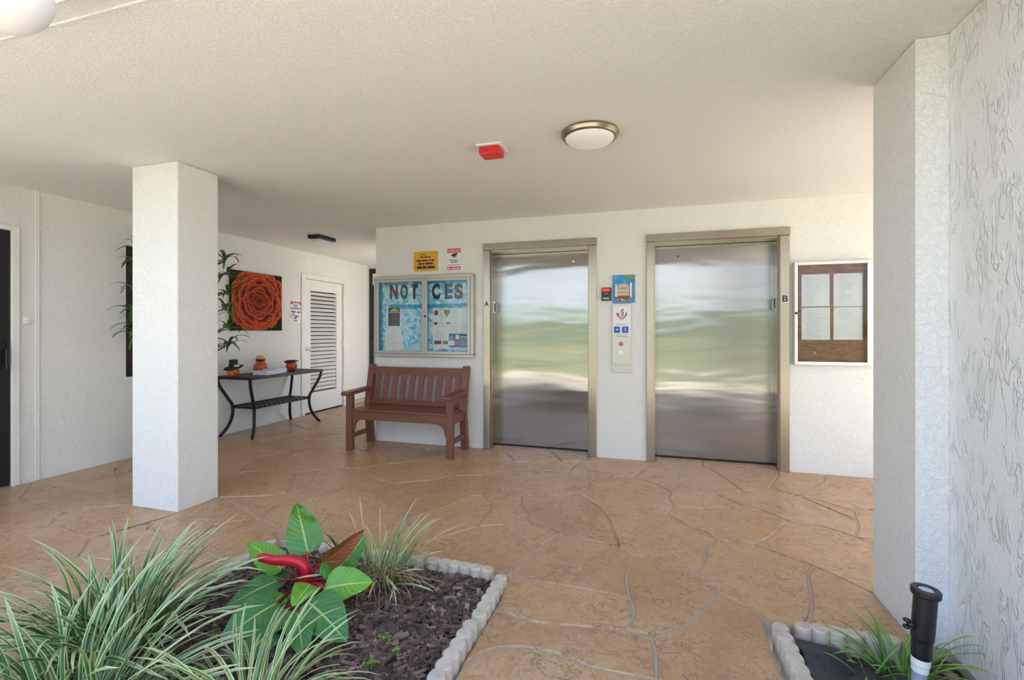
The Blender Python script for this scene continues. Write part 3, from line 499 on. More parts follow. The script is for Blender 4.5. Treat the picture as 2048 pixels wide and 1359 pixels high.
def f_lawn(k, b):
    v = k.coord('Object')
    a = k.noise(v, 0.35, 6, 0.65)
    k.t.links.new(k.ramp(a, [(0.3, (0.098, 0.112, 0.048)), (0.7, (0.165, 0.172, 0.085))]), b.inputs['Base Color'])
M_LAWN = mat('lawn_grass', rough=0.9, build=f_lawn)
M_TREES = mat('far_foliage', (0.20, 0.27, 0.19), 0.9)

# ------------------------------------------------------------------ room shell
CEIL = 2.48
XL, YE, YB = -5.07, 4.84, 7.60            # left wall, elevator wall, corridor end wall
def struct(name, bm, m, parent=None, label=None):
    o = ob(name, bm, m, parent)
    o['kind'] = 'structure'
    if label:
        o['label'] = label
    return o

BED = (-2.20, -0.70, 0.60, 2.355)
BED2 = (0.455, 1.14, 0.90, 2.31)
cells = wall_cells(-7.0, 6.0, -0.30, 9.0, [BED, BED2])
FLOOR = struct('floor', boxes([(a, b, c, d, -0.14, -0.006) for a, b, c, d in cells]), M_JOINT, label='tan stamped flagstone floor with grey joints')
for poly in STONES:
    pts = [(x / 1000, y / 1000) for x, y in poly]
    bm = bmesh.new()
    cx = sum(p[0] for p in pts) / len(pts); cy = sum(p[1] for p in pts) / len(pts)
    tx, ty, dz = RND.uniform(-.0012, .0012), RND.uniform(-.0012, .0012), RND.uniform(-.001, .001)
    n = len(pts)
    low = [bm.verts.new((x, y, -0.0065)) for x, y in pts]
    top = []
    for i, (x, y) in enumerate(pts):
        a, c = pts[i - 1], pts[(i + 1) % n]
        e1 = Vector((x - a[0], y - a[1])); e2 = Vector((c[0] - x, c[1] - y))
        e1.normalize(); e2.normalize()
        nn = Vector((-(e1.y + e2.y), e1.x + e2.x))
        nn = nn.normalized() * 0.004 if nn.length > 0.2 else Vector((0, 0))
        top.append(bm.verts.new((x + nn.x, y + nn.y, dz + tx * (x - cx) + ty * (y - cy))))
    bm.faces.new(top)
    for i in range(n):
        j = (i + 1) % n
        bm.faces.new((low[i], low[j], top[j], top[i]))
    bmesh.ops.triangulate(bm, faces=[f for f in bm.faces if len(f.verts) > 4])
    ob('flagstone', bm, M_STONE, FLOOR)

struct('ceiling', boxes([(-7, 3.5, 1.255, 6.1, CEIL, CEIL + 0.25), (-7, -2.0, 6.1, 9.0, CEIL, CEIL + 0.25)]), M_CEIL, label='textured white ceiling')  # rear part carried past the corridor, unseen, to keep direct sun out
struct('trim_1', boxes([(-7, 3.5, 1.17, 1.247, CEIL - 0.004, CEIL + 0.25), (-7, 3.5, 1.247, 1.256, CEIL - 0.010, CEIL + 0.1)], 0.002), M_CEIL, label='edge strip along the open side of the ceiling')
struct('upper_shade_mass', boxes([(-7, 3.5, 1.17, 6.1, CEIL + 0.25, 5.2), (-7, -2.0, 6.1, 9.0, CEIL + 0.25, 5.2)]), M_WALL, label='unseen mass above the lobby, added to cast the building shadow')  # unseen mass added to block the sun, its height set for the shadow

# left wall with a black door, a dark window and a louvred door
D1 = (1.60, 2.56, -0.006, 2.125)
D2 = (5.89, 6.93, -0.006, 2.13)
WIN = (3.42, 4.36, 0.81, 2.14)
struct('wall_left', boxes([(XL - 0.22, XL, a, b, c, d) for a, b, c, d in wall_cells(-0.3, YB, -0.006, CEIL, [D1, D2, WIN])]), M_WALL)
struct('trim_2', boxes([(XL - 0.01, XL + 0.006, 2.695, 2.706, 0, CEIL), (XL - 0.01, XL + 0.010, 2.708, 2.722, 0, CEIL)], 0.002), M_PAINT, label='vertical control joint bead on the left wall')
# elevator wall
EA = (-1.70, -0.637, -0.006, 2.15)
EB = (0.0035, 1.10, -0.006, 2.15)
struct('wall_back', boxes([(a, b, YE, YE + 0.22, c, d) for a, b, c, d in wall_cells(-3.12, 3.5, -0.006, CEIL, [EA, EB])]), M_WALL)
struct('wall_corridor', boxes([(-3.12, -2.92, YE + 0.22, 5.9, -0.006, CEIL)]), M_WALL)  # stops short: an added, unseen opening beyond lets daylight into the corridor
struct('wall_rear', boxes([(-3.12, 3.5, 5.9, 6.1, -0.006, CEIL)]), M_WALL)
struct('wall_end', boxes([(a, b, YB, YB + 0.2, c, d) for a, b, c, d in wall_cells(XL - 0.22, -3.12, -0.006, CEIL, [(-5.03, -4.02, 0.0, 2.42)])]), M_WALL)
# right-hand wall and its pilaster, free-standing column
struct('wall_right', boxes([(1.14, 1.46, 0.95, 2.33, -0.14, CEIL)], 0.004), M_HEAVY)
struct('wall_pilaster', boxes([(1.03, 1.46, 2.33, 2.73, -0.14, CEIL)], 0.006), M_COLU, label='pilaster at the end of the right wall')
struct('column', boxes([(-3.66, -3.22, 2.51, 2.84, -0.006, CEIL)], 0.007), M_COLU, label='square white stucco column')

# ground outside, in part mirrored in the elevator doors
struct('lawn', boxes([(-160, 160, -180, -3.0, -0.3, -0.03), (6.0, 160, -3.0, 60, -0.3, -0.03), (-160, -7.0, -3.0, 60, -0.3, -0.03)]), M_LAWN)
struct('bounce_path', boxes([(2.4, 6.0, -0.3, 4.83, -0.2, 0.0), (-2.9, 6.0, 6.1, 9.0, -0.2, 0.0), (-7.0, 6.0, -3.0, -0.3, -0.2, -0.004)]), M_CONC)  # front strip widened and unseen rear slab added to bounce sunlight inside
bm = bmesh.new()
for i in range(90):
    x = -150 + i * 3.4 + RND.uniform(-2, 2)
    r = RND.uniform(2.5, 5.5)
    bmesh.ops.create_icosphere(bm, subdivisions=2, radius=r, matrix=Matrix.Translation((x, -105 + RND.uniform(-8, 8), r * 0.55)) @ Matrix.Diagonal((1.3, 1, RND.uniform(.8, 1.3), 1)))
for v in bm.verts:
    v.co += Vector((RND.uniform(-.5, .5), RND.uniform(-.5, .5), RND.uniform(-.5, .5)))
tagk(ob('distant_trees', bm, M_TREES, smooth=True), 'distant green trees mirrored in the elevator doors', 'trees', kind='stuff')

# ------------------------------------------------------------------ door 1: black door at the left edge
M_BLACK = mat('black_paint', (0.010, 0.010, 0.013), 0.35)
M_BLKMETAL = mat('black_metal', (0.012, 0.012, 0.014), 0.38, 0.3)
M_GLASSDK = mat('dark_glass', (0.05, 0.045, 0.045), 0.08)
d = thing('door_1', (XL, 2.08, 0), 'black door in a white frame at the left edge', 'door', kind='structure')
ob('frame', boxes([(XL - 0.2, XL + 0.018, 2.535, 2.585, 0, 2.145), (XL - 0.2, XL + 0.018, 1.58, 1.63, 0, 2.145), (XL - 0.2, XL + 0.018, 1.63, 2.535, 2.105, 2.145)], 0.003), M_PAINT, d, True)
leaf = ob('door_leaf', boxes([(XL - 0.06, XL - 0.015, 1.635, 2.53, 0.01, 2.10), (XL - 0.02, XL + 0.002, 1.635, 1.73, 0.01, 2.10), (XL - 0.02, XL + 0.002, 2.435, 2.53, 0.01, 2.10), (XL - 0.02, XL + 0.002, 1.73, 2.435, 1.98, 2.10), (XL - 0.02, XL + 0.002, 1.73, 2.435, 0.01, 0.2)], 0.003), M_BLACK, d, True)
hb = bmesh.new()
tube(hb, [(XL, 2.485, 1.12), (XL + 0.05, 2.485, 1.12), (XL + 0.055, 2.485, 0.97)], 0.012)
o = ob('handle', boxes([(XL + 0.001, XL + 0.012, 2.46, 2.51, 1.00, 1.20)], 0.003), M_BLKMETAL, leaf)

ob('lever', hb, M_BLKMETAL, leaf)

# ------------------------------------------------------------------ window behind the column
w = thing('window_1', (XL, 3.89, 0.81), 'dark framed window behind the column', 'window', kind='structure')
ob('window_frame', boxes([(XL - 0.14, XL - 0.05, 3.42, 3.47, 0.81, 2.14), (XL - 0.14, XL - 0.05, 4.31, 4.36, 0.81, 2.14), (XL - 0.14, XL - 0.05, 3.47, 4.31, 0.81, 0.86), (XL - 0.14, XL - 0.05, 3.47, 4.31, 2.06, 2.14)], 0.003), M_BLACK, w, True)
for z0, z1 in ((0.85, 1.265), (1.265, 1.665), (1.665, 2.07)):
    ob('pane', boxes([(XL - 0.11, XL - 0.10, 3.47, 4.31, z0, z1)]), M_GLASSDK, w, True)
for z in (1.27, 1.67):
    ob('glazing_bar', boxes([(XL - 0.12, XL - 0.085, 3.47, 4.31, z - 0.012, z + 0.012)]), M_BLACK, w, True)
ob('window_sill', boxes([(XL - 0.2, XL + 0.012, 3.41, 4.37, 0.785, 0.815)], 0.004), M_PAINT, w, True)

# ------------------------------------------------------------------ door 2: white louvred door
M_CHROME = mat('chrome', (0.75, 0.75, 0.76), 0.18, 1.0)
d = thing('door_2', (XL, 6.41, 0), 'white louvred door in the left wall', 'door', kind='structure')
ob('frame', boxes([(XL - 0.15, XL + 0.02, 5.87, 5.945, 0, 2.15), (XL - 0.15, XL + 0.02, 6.875, 6.95, 0, 2.15), (XL - 0.15, XL + 0.02, 5.945, 6.875, 2.075, 2.15)], 0.004), M_PAINT, d, True)
leaf = ob('door_leaf', boxes([(XL - 0.06, XL - 0.015, 5.95, 6.10, 0.02, 2.07), (XL - 0.06, XL - 0.015, 6.72, 6.87, 0.02, 2.07), (XL - 0.06, XL - 0.015, 6.10, 6.72, 1.90, 2.07), (XL - 0.06, XL - 0.015, 6.10, 6.72, 0.02, 0.32)], 0.002), M_PAINT, d, True)
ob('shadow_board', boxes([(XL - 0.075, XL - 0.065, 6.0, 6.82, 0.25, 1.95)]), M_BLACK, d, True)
ns = 25
slat = None
for i in range(ns):
    z = 0.335 + (1.575 - 0.02) / ns * (i + 0.5)
    if slat is None:
        bm = bmesh.new()
        quad_beam(bm, (0, -0.312, 0), (0, 0.312, 0), 0.058, 0.008)
        bmesh.ops.rotate(bm, verts=bm.verts, matrix=Matrix.Rotation(math.radians(48), 3, 'Y'))
        slat = ob('louver_slat', bm, M_PAINT, d)
        o = slat
    else:
        o = link('louver_slat', slat.data, d)
    o.location = (-0.034, 0.0, z)
bm = bmesh.new(); tube(bm, [(XL - 0.015, 5.995, 0.99), (XL + 0.03, 5.995, 0.99)], 0.014, 12)
lathe(bm, [(0, -0.02), (0.024, -0.012), (0.028, 0), (0.022, 0.014), (0, 0.02)], 16, cen=(XL + 0.045, 5.995, 0.99))
ob('door_knob', bm, M_CHROME, d, True, True)
ob('knob_rose', boxes([(XL - 0.016, XL - 0.008, 5.96, 6.03, 0.955, 1.025)], 0.003), M_CHROME, d, True)
for z in (0.28, 1.05, 1.80):
    bm = bmesh.new(); tube(bm, [(XL + 0.006, 6.873, z - 0.06), (XL + 0.006, 6.873, z + 0.06)], 0.012, 10)
    ob('hinge', bm, M_PAINT, d, True, True)
ob('threshold_gap', boxes([(XL - 0.06, XL - 0.012, 5.95, 6.87, 0.0, 0.018)]), M_BLACK, d, True)

# ------------------------------------------------------------------ door 5: black framed glass door at the corridor end
M_PALEGLASS = mat('pale_glass', (0.55, 0.58, 0.62), 0.1)
d = thing('door_5', (-4.5, YB, 0), 'black framed glass door at the corridor end', 'door', kind='structure')
ob('frame', boxes([(-5.03, -4.96, YB - 0.015, YB + 0.1, 0, 2.42), (-4.09, -4.02, YB - 0.015, YB + 0.1, 0, 2.42), (-4.96, -4.09, YB - 0.015, YB + 0.1, 2.34, 2.42), (-4.96, -4.09, YB - 0.01, YB + 0.1, 1.02, 1.10), (-4.96, -4.09, YB - 0.01, YB + 0.1, 0, 0.10)], 0.003), M_BLACK, d, True)
ob('pane', boxes([(-4.96, -4.09, YB + 0.03, YB + 0.04, 0.10, 1.02)]), M_PALEGLASS, d, True)
ob('pane', boxes([(-4.96, -4.09, YB + 0.03, YB + 0.04, 1.10, 2.34)]), M_GLASSDK, d, True)
ob('closer_plate', boxes([(-4.955, -4.7, YB - 0.02, YB + 0.02, 2.12, 2.33)], 0.004), M_PAINT, d, True)

# ------------------------------------------------------------------ elevators
def f_steel(k, b):
    v = k.coord('Object', (0.55, 1, 2.6))
    w_ = k.noise(v, 1.5, 2, 0.45, 0.3)
    fine = k.noise(k.coord('Object', (600, 600, 4)), 1.0, 2)
    h = k.math('ADD', k.math('MULTIPLY', w_, 1.0), k.math('MULTIPLY', fine, 0.0006))
    bump(k, b, h, 1.0, 0.006)
    b.inputs['Anisotropic'].default_value = 0.95
    b.inputs['Tangent'].default_value = (0, 0, 1) if False else (1, 0, 0)
    c = k.mix(k.noise(k.coord('Object', (1, 1, 0.3)), 3, 3), (0.365, 0.352, 0.34), (0.415, 0.40, 0.388))
    k.t.links.new(c, b.inputs['Base Color'])
M_STEEL = mat('brushed_steel_door', rough=0.19, metal=1.0, build=f_steel)
def f_frame(k, b):
    c = k.mix(k.noise(k.coord('Object', (3, 3, 0.5)), 2, 3), (0.36, 0.31, 0.25), (0.44, 0.385, 0.315))
    k.t.links.new(c, b.inputs['Base Color'])
M_FRAME = mat('brushed_steel_frame', rough=0.26, metal=1.0, build=f_frame)
M_DARK = mat('dark_print', (0.02, 0.02, 0.022), 0.5)
YD = 5.04
def elevator(name, x0, xi0, xi1, x1, label, lab, labx, ind_side):
    d = thing(name, ((x0 + x1) / 2, YE, 0), label, 'elevator door', kind='structure')
    ztop, zin = 2.222, 2.148
    ob('jamb', boxes([(x0, xi0, YE - 0.022, YE + 0.03, 0, zin)], 0.003), M_FRAME, d, True)
    ob('jamb', boxes([(xi1, x1, YE - 0.022, YE + 0.03, 0, zin)], 0.003), M_FRAME, d, True)
    ob('header', boxes([(x0 - 0.004, x1 + 0.004, YE - 0.027, YE + 0.03, zin + 0.001, ztop)], 0.003), M_FRAME, d, True)
    ob('reveal', boxes([(xi0 - 0.002, xi0 + 0.010, YE + 0.03, YD - 0.001, 0.001, zin - 0.013)]), M_FRAME, d, True)
    ob('reveal', boxes([(xi1 - 0.010, xi1 + 0.002, YE + 0.03, YD - 0.001, 0.001, zin - 0.013)]), M_FRAME, d, True)
    ob('head_reveal', boxes([(xi0, xi1, YE + 0.02, YD + 0.03, zin - 0.012, zin)]), M_FRAME, d, True)
    p = ob('door_panel', boxes([(xi0 + 0.003, xi1 - 0.003, YD, YD + 0.03, 0.014, zin - 0.014)], 0.002), M_STEEL, d, True)
    ob('door_gap', boxes([(xi0, xi1, YD + 0.004, YD + 0.05, -0.002, 0.013)]), M_BLACK, d, True)
    ob('back_plate', boxes([(xi0 - 0.05, xi1 + 0.05, YD + 0.06, YD + 0.08, -0.1, zin + 0.05)]), M_BLACK, d, True)
    letters('floor_letter', lab, M_DARK, labx - 0.022, labx + 0.022, 1.545, 1.60, YE - 0.0225, d, True, 0.02, 0.001)
    ix = xi0 + 0.010 if ind_side < 0 else xi1 - 0.010
    s = -ind_side
    pl = ob('indicator', boxes([(ix, ix + s * 0.006, YE + 0.075, YE + 0.135, 1.475, 1.60)], 0.002), M_CHROME, d, True)
    ob('lens', boxes([(ix + s * 0.006, ix + s * 0.009, YE + 0.09, YE + 0.12, 1.49, 1.585)]), M_DARK, pl)
    return d, p
dA, pA = elevator('door_3', -1.771, EA[0], EA[1], -0.556, 'left elevator with brushed steel door, marked A', 'A', -1.735, -1)
dB, pB = elevator('door_4', -0.068, EB[0], EB[1], 1.180, 'right elevator with wider brushed steel door, marked B', 'B', 1.143, 1)
for d, px, py, m in ((dA, 1147, 523, M_CHROME), (dB, 1356, 512, M_DARK)):
    c = onY(px, py, YD)
    bm = bmesh.new()
    bmesh.ops.create_cone(bm, cap_ends=True, segments=16, radius1=0.014 if m is M_CHROME else 0.008, radius2=0.011 if m is M_CHROME else 0.007, depth=0.006, matrix=Matrix.Translation((c.x, YD - 0.003, c.z)) @ Matrix.Rotation(math.pi / 2, 4, 'X'))
    ob('release_key_hole', bm, m, d, True)

# ------------------------------------------------------------------ bench under the notice board
def f_wood(col, scale=(3, 3, 3)):
    def f(k, b):
        v = k.coord('Object', scale)
        a = k.noise(v, 6, 4, 0.6, 0.5)
        k.t.links.new(k.mix(a, tuple(x * 0.75 for x in col), tuple(x * 1.2 for x in col)), b.inputs['Base Color'])
        bump(k, b, k.noise(k.coord('Object', tuple(x * 12 for x in scale)), 6, 2), 0.15, 0.001)
    return f
M_BENCH = mat('brown_bench_lumber', rough=0.42, build=f_wood((0.195, 0.075, 0.047), (1, 5, 5)))
BX0, BX1 = -3.165, -1.925
bench = thing('bench', (-2.545, 4.58, 0), 'brown slatted garden bench against the wall below the notice board', 'bench')
L_ = BX1 - BX0; hx = L_ / 2
def bob(name, bm, parent=None):
    return ob(name, bm, M_BENCH, parent or bench)
yf, yb = -0.225, 0.222                     # front and back of the seat, local
for s in (-1, 1):
    x = s * (hx - 0.035)
    bob('front_leg', boxes([(x - 0.034, x + 0.034, yf - 0.02, yf + 0.045, 0, 0.60)], 0.004))
    bm = bmesh.new()
    w = 0.034
    prof = [(yb - 0.075, 0), (yb - 0.010, 0), (yb - 0.068, 0.42), (yb + 0.022, 0.865), (yb + 0.008, 0.893), (yb - 0.026, 0.893), (yb - 0.040, 0.865), (yb - 0.135, 0.42)]
    prism(bm, prof, 'x', x - w, x + w)
    bob('back_post', bm)
    bm = bmesh.new()
    prism(bm, [(yf - 0.085, 0.602), (yf - 0.075, 0.590), (yb - 0.06, 0.612), (yb - 0.055, 0.648), (yf - 0.06, 0.632), (yf - 0.085, 0.622)], 'x', x - 0.045, x + 0.045)
    bob('armrest', bm)
    bob('side_stretcher', boxes([(x - 0.018, x + 0.018, yf + 0.04, yb - 0.04, 0.125, 0.175)], 0.003))
    bob('side_apron', boxes([(x - 0.02, x + 0.02, yf + 0.04, yb - 0.05, 0.33, 0.425)], 0.003))
    bm = bmesh.new()
    q = s * (hx - 0.07)
    arc = [(q, 0.345), (q, 0.215)]
    for a in range(0, 7):
        t = a / 6 * math.pi / 2
        arc.append((q - s * (0.02 + 0.10 * (1 - math.cos(t))), 0.215 + 0.02 * (a > 0) + 0.10 * math.sin(t) * 0.98))
    arc.append((q - s * 0.125, 0.345))
    prism(bm, arc, 'y', yf - 0.004, yf + 0.03)
    bob('corner_bracket', bm)
bob('front_apron', boxes([(-hx + 0.069, hx - 0.069, yf - 0.006, yf + 0.03, 0.335, 0.425)], 0.003))
for i in range(4):
    y0 = yf - 0.03 + i * 0.108
    x_in = 0.002 if i == 0 else 0.0
    bob('seat_board', boxes([(-hx + 0.07, hx - 0.07, y0, y0 + 0.104, 0.426, 0.448)], 0.004))
def back_y(z):                              # centre line of the raked back
    return yb - 0.100 + (z - 0.42) / 0.445 * 0.091
bm = bmesh.new(); quad_beam(bm, (-hx + 0.069, back_y(0.82), 0.825), (hx - 0.069, back_y(0.82), 0.825), 0.036, 0.085)
bob('top_rail', bm)
bm = bmesh.new(); quad_beam(bm, (-hx + 0.069, back_y(0.475), 0.478), (hx - 0.069, back_y(0.475), 0.478), 0.034, 0.05)
bob('bottom_rail', bm)
nsl = 10
for i in range(nsl):
    x = -hx + 0.069 + (L_ - 0.138) * (i + 0.5) / nsl
    bm = bmesh.new()
    quad_beam(bm, (x, back_y(0.49), 0.49), (x, back_y(0.80), 0.80), 0.067, 0.012, Vector((0, 1, 0)))
    bob('back_slat', bm)

# ------------------------------------------------------------------ console table
M_TABTOP = mat('table_top_tile', rough=0.5, spec=0.25, build=f_wood((0.022, 0.015, 0.013), (2, 2, 2)))
tb = thing('console_table', (-4.77, 5.02, 0), 'black wrought metal console table with curved legs and lattice shelf', 'table')
TX0, TX1, TY0, TY1, TZ = -0.265, 0.27, -0.635, 0.635, 0.735
ob('tabletop', boxes([(TX0 + 0.03, TX1 - 0.03, TY0 + 0.03, TY1 - 0.03, TZ - 0.016, TZ - 0.002)]), M_TABTOP, tb)
ob('top_frame', boxes([(TX0, TX1, TY0, TY0 + 0.032, TZ - 0.034, TZ), (TX0, TX1, TY1 - 0.032, TY1, TZ - 0.034, TZ), (TX0, TX0 + 0.032, TY0 + 0.032, TY1 - 0.032, TZ - 0.034, TZ), (TX1 - 0.032, TX1, TY0 + 0.032, TY1 - 0.032, TZ - 0.034, TZ)], 0.006, 2), M_BLKMETAL, tb)
for sy in (-1, 1):
    for sx in (-1, 1):
        cx = TX1 - 0.02 if sx > 0 else TX0 + 0.02
        px_ = [(cx, sy * 0.615, TZ - 0.03), (cx - sx * 0.012, sy * 0.598, 0.62), (cx - sx * 0.06, sy * 0.52, 0.46), (cx - sx * 0.082, sy * 0.478, 0.37), (cx - sx * 0.080, sy * 0.478, 0.24), (cx - sx * 0.05, sy * 0.51, 0.12), (cx - sx * 0.0, sy * 0.585, 0.0)]
        bm = bmesh.new(); tube(bm, smooth_path(px_, 5), 0.0185, 8)
        ob('leg', bm, M_BLKMETAL, tb, smooth=True)
sx0, sx1, sy0, sy1, sz = TX0 + 0.11, TX1 - 0.11, -0.47, 0.47, 0.365
sh = ob('shelf_frame', boxes([(sx0, sx1, sy0, sy0 + 0.022, sz - 0.022, sz), (sx0, sx1, sy1 - 0.022, sy1, sz - 0.022, sz), (sx0, sx0 + 0.014, sy0, sy1, sz - 0.034, sz - 0.022), (sx1 - 0.014, sx1, sy0, sy1, sz - 0.034, sz - 0.022), (sx0, sx0 + 0.014, sy0, sy1, sz - 0.006, sz + 0.006), (sx1 - 0.014, sx1, sy0, sy1, sz - 0.006, sz + 0.006), (sx0, sx1, sy0 - 0.012, sy0 + 0.012, sz - 0.03, sz)], 0.003), M_BLKMETAL, tb)
for i in range(12):
    y = sy0 + 0.05 + (sy1 - sy0 - 0.10) * i / 11
    ob('shelf_slat', boxes([(sx0, sx1, y - 0.022, y + 0.022, sz - 0.022, sz - 0.005)]), M_BLKMETAL, sh)

# ------------------------------------------------------------------ things on the console table
M_PUMP = mat('orange_pumpkin', (0.66, 0.105, 0.012), 0.35)
M_PUMPIN = mat('yellow_pumpkin_face', (0.85, 0.42, 0.10), 0.4)
M_STRAW = mat('straw_hat', (0.60, 0.36, 0.12), 0.8)
M_HAT = mat('black_felt', (0.018, 0.019, 0.024), 0.7)
M_WHITE = mat('white_card', (0.80, 0.80, 0.82), 0.6)
def pumpkin(c, rx, rz, label, face, tall=False):
    t = thing('jack_o_lantern', c, label, 'pumpkin decoration', group='pumpkin decorations on the console table')
    bm = bmesh.new()
    prof = []
    for i in range(13):
        a = -math.pi / 2 + math.pi * i / 12
        r = math.cos(a) ** 0.7 * rx if 0 < i < 12 else 0
        z = rz * (1 + math.sin(a))
        if tall:
            r *= 1.0 - 0.33 * (z / (2 * rz)) ** 1.5
        prof.append((r, z))
    lathe(bm, prof, 48, 9, 0.13)
    ob('body', bm, M_PUMP, t, smooth=True)
    # carved face towards the lobby: eyes, nose and grin raised as inset plates
    fx, fy = math.cos(face), math.sin(face)
    sx, sy = -fy, fx
    def plate(name, pts, m, off=0.0):
        bm = bmesh.new()
        vs = []
        for layer in (0.0, 0.006):
            row = []
            for u, zz in pts:
                rr = math.sqrt(max(0.0, 1 - (u / rx) ** 2 - ((zz - rz) / (rz * 1.03)) ** 2)) * rx * (0.80 if tall else 0.97) - 0.002 + layer + off
                row.append(bm.verts.new((fx * rr + sx * u, fy * rr + sy * u, zz)))
            vs.append(row)
        n = len(pts)
        bm.faces.new(vs[1])
        for i in range(n):
            bm.faces.new((vs[0][i], vs[0][(i + 1) % n], vs[1][(i + 1) % n], vs[1][i]))
        bmesh.ops.triangulate(bm, faces=[f for f in bm.faces if len(f.verts) > 4])
        ob(name, bm, m, t)
    def circ(u, z, a, b, n=12):
        return [(u + a * math.cos(2 * math.pi * k / n), z + b * math.sin(2 * math.pi * k / n)) for k in range(n)]
    for s in (-1, 1):
        plate('eye', circ(s * rx * 0.36, rz * 1.38, rx * 0.17, rz * 0.20), M_DARK)
        plate('pupil', circ(s * rx * 0.36, rz * 1.36, rx * 0.08, rz * 0.10), M_PUMPIN, 0.003)
    plate('nose', [(-rx * 0.13, rz * 1.0), (rx * 0.13, rz * 1.0), (0, rz * 1.22)], M_PUMPIN)
    up = [(rx * 0.62 * q, rz * (0.62 + 0.34 * q * q)) for q in [-1 + k / 5 for k in range(11)]]
    lo = [(rx * 0.62 * q, rz * (0.34 + 0.52 * q * q)) for q in [-1 + k / 5 for k in range(11)]][::-1]
    plate('grin', up[0:] + lo[1:-1], M_PUMPIN)
    plate('mouth', [(x * 0.72, z + rz * 0.03) for x, z in up] + [(x * 0.72, z + rz * 0.10) for x, z in lo[1:-1]], M_DARK, 0.003)
    return t
ztab = TZ
p1 = onX(467, 748, -4.80); p2 = onX(521, 738, -4.86); p3 = onX(583, 735, -4.76)
q1 = pumpkin((-4.80, p1.y, ztab), 0.066, 0.062, 'small jack-o-lantern wearing a tall black buckled hat, at the left of the table', -0.5)
bm = bmesh.new(); lathe(bm, [(0, 0.105), (0.10, 0.098), (0.105, 0.106), (0.052, 0.118), (0.044, 0.17), (0.046, 0.20), (0.0, 0.203)], 24)
for v in bm.verts:
    if v.co.z < 0.112:
        v.co.z += 0.25 * (v.co.y) + 0.004
ob('hat', bm, M_HAT, q1, smooth=True)
ob('hat_buckle', boxes([(0.040, 0.062, -0.032, 0.030, 0.120, 0.141)], 0.003), M_WHITE, q1)
q2 = pumpkin((-4.86, p2.y, ztab), 0.094, 0.082, 'tall grinning jack-o-lantern in a straw hat, middle of the table', -0.45, True)
bm = bmesh.new(); lathe(bm, [(0, 0.158), (0.056, 0.158), (0.058, 0.172), (0.052, 0.180)], 24)
ob('hat_band', bm, M_HAT, q2, smooth=True)
bm = bmesh.new(); lathe(bm, [(0.050, 0.178), (0.058, 0.184), (0.050, 0.205), (0.036, 0.222), (0, 0.226)], 24)
ob('straw_hat', bm, M_STRAW, q2, smooth=True)
q3 = pumpkin((-4.76, p3.y, ztab), 0.072, 0.064, 'small jack-o-lantern under a flat black hat, at the right of the table', 0.15)
bm = bmesh.new(); lathe(bm, [(0, 0.118), (0.075, 0.122), (0.085, 0.132), (0.05, 0.143), (0, 0.146)], 24, sy=1.15)
for v in bm.verts:
    if v.co.y < -0.055:
        v.co.z -= 0.35 * (-0.055 - v.co.y) + 0.008
ob('hat', bm, M_HAT, q3, smooth=True)
M_PAPERST = mat('stacked_paper', (0.62, 0.66, 0.78), 0.6)
bk = thing('paper_stack', (-4.64, onX(541, 747, -4.64).y, ztab), 'stack of pale blue-white booklets in front of the middle pumpkin', 'booklets', rz=0.10)
ob('lower_booklets', boxes([(-0.10, 0.10, -0.19, 0.07, 0.0, 0.052)], 0.002), M_PAPERST, bk)
ob('upper_booklets', boxes([(-0.09, 0.085, -0.02, 0.20, 0.0525, 0.064), (-0.09, 0.085, 0.0705, 0.20, 0.0, 0.0525)], 0.002), M_PAPERST, bk)

# ------------------------------------------------------------------ rose painting
def f_petal(k, b):
    uv = k.n('ShaderNodeUVMap').outputs[0]
    s = k.n('ShaderNodeSeparateXYZ', {0: uv})
    n = k.noise(k.coord('Object'), 22, 4, 0.6, 0.6)
    f = k.math('ADD', s.outputs[1], k.math('MULTIPLY', k.math('SUBTRACT', n, 0.5), 0.55))
    c = k.ramp(f, [(0.0, (0.012, 0.004, 0.003)), (0.48, (0.035, 0.007, 0.005)), (0.66, (0.24, 0.028, 0.009)), (0.86, (0.50, 0.065, 0.014)), (0.96, (0.55, 0.12, 0.04)), (1.0, (0.06, 0.012, 0.008))])
    c = k.mix(k.ramp(s.outputs[0], [(.15, (1, 1, 1)), (.75, (0, 0, 0))]), c, k.mix(.6, c, (0.13, 0.015, 0.012)))
    k.t.links.new(c, b.inputs['Base Color'])
M_PETAL = mat('painted_petals', rough=0.7, spec=0.15, build=f_petal)
def f_canvas(k, b):
    n = k.noise(k.coord('Object'), 9, 4, 0.6, 1.0)
    k.t.links.new(k.ramp(n, [(0.45, (0.010, 0.007, 0.005)), (0.72, (0.07, 0.028, 0.012))]), b.inputs['Base Color'])
M_CANVAS = mat('dark_canvas', rough=0.7, spec=0.15, build=f_canvas)
PY0, PY1, PZ0, PZ1 = 4.62, 5.46, 1.283, 2.045
art = thing('rose_painting', (XL, (PY0 + PY1) / 2, PZ0), 'square canvas with a big orange-red rose on black, above the table', 'painting')
ob('canvas', boxes([(XL + 0.001, XL + 0.032, PY0, PY1, PZ0, PZ1)], 0.002), M_CANVAS, art, True)
bm = bmesh.new(); uvl = bm.loops.layers.uv.new('UVMap')
rr = random.Random(3)
cy, cz, hw = (PY0 + PY1) / 2 + 0.015, (PZ0 + PZ1) / 2 + 0.01, 0.375
lay = 0
rings = [(1.20, 6, .46), (1.02, 6, .42), (0.84, 5, .40), (0.66, 5, .34), (0.51, 4, .28), (0.38, 4, .22), (0.27, 3, .17), (0.18, 3, .12), (0.10, 3, .08)]
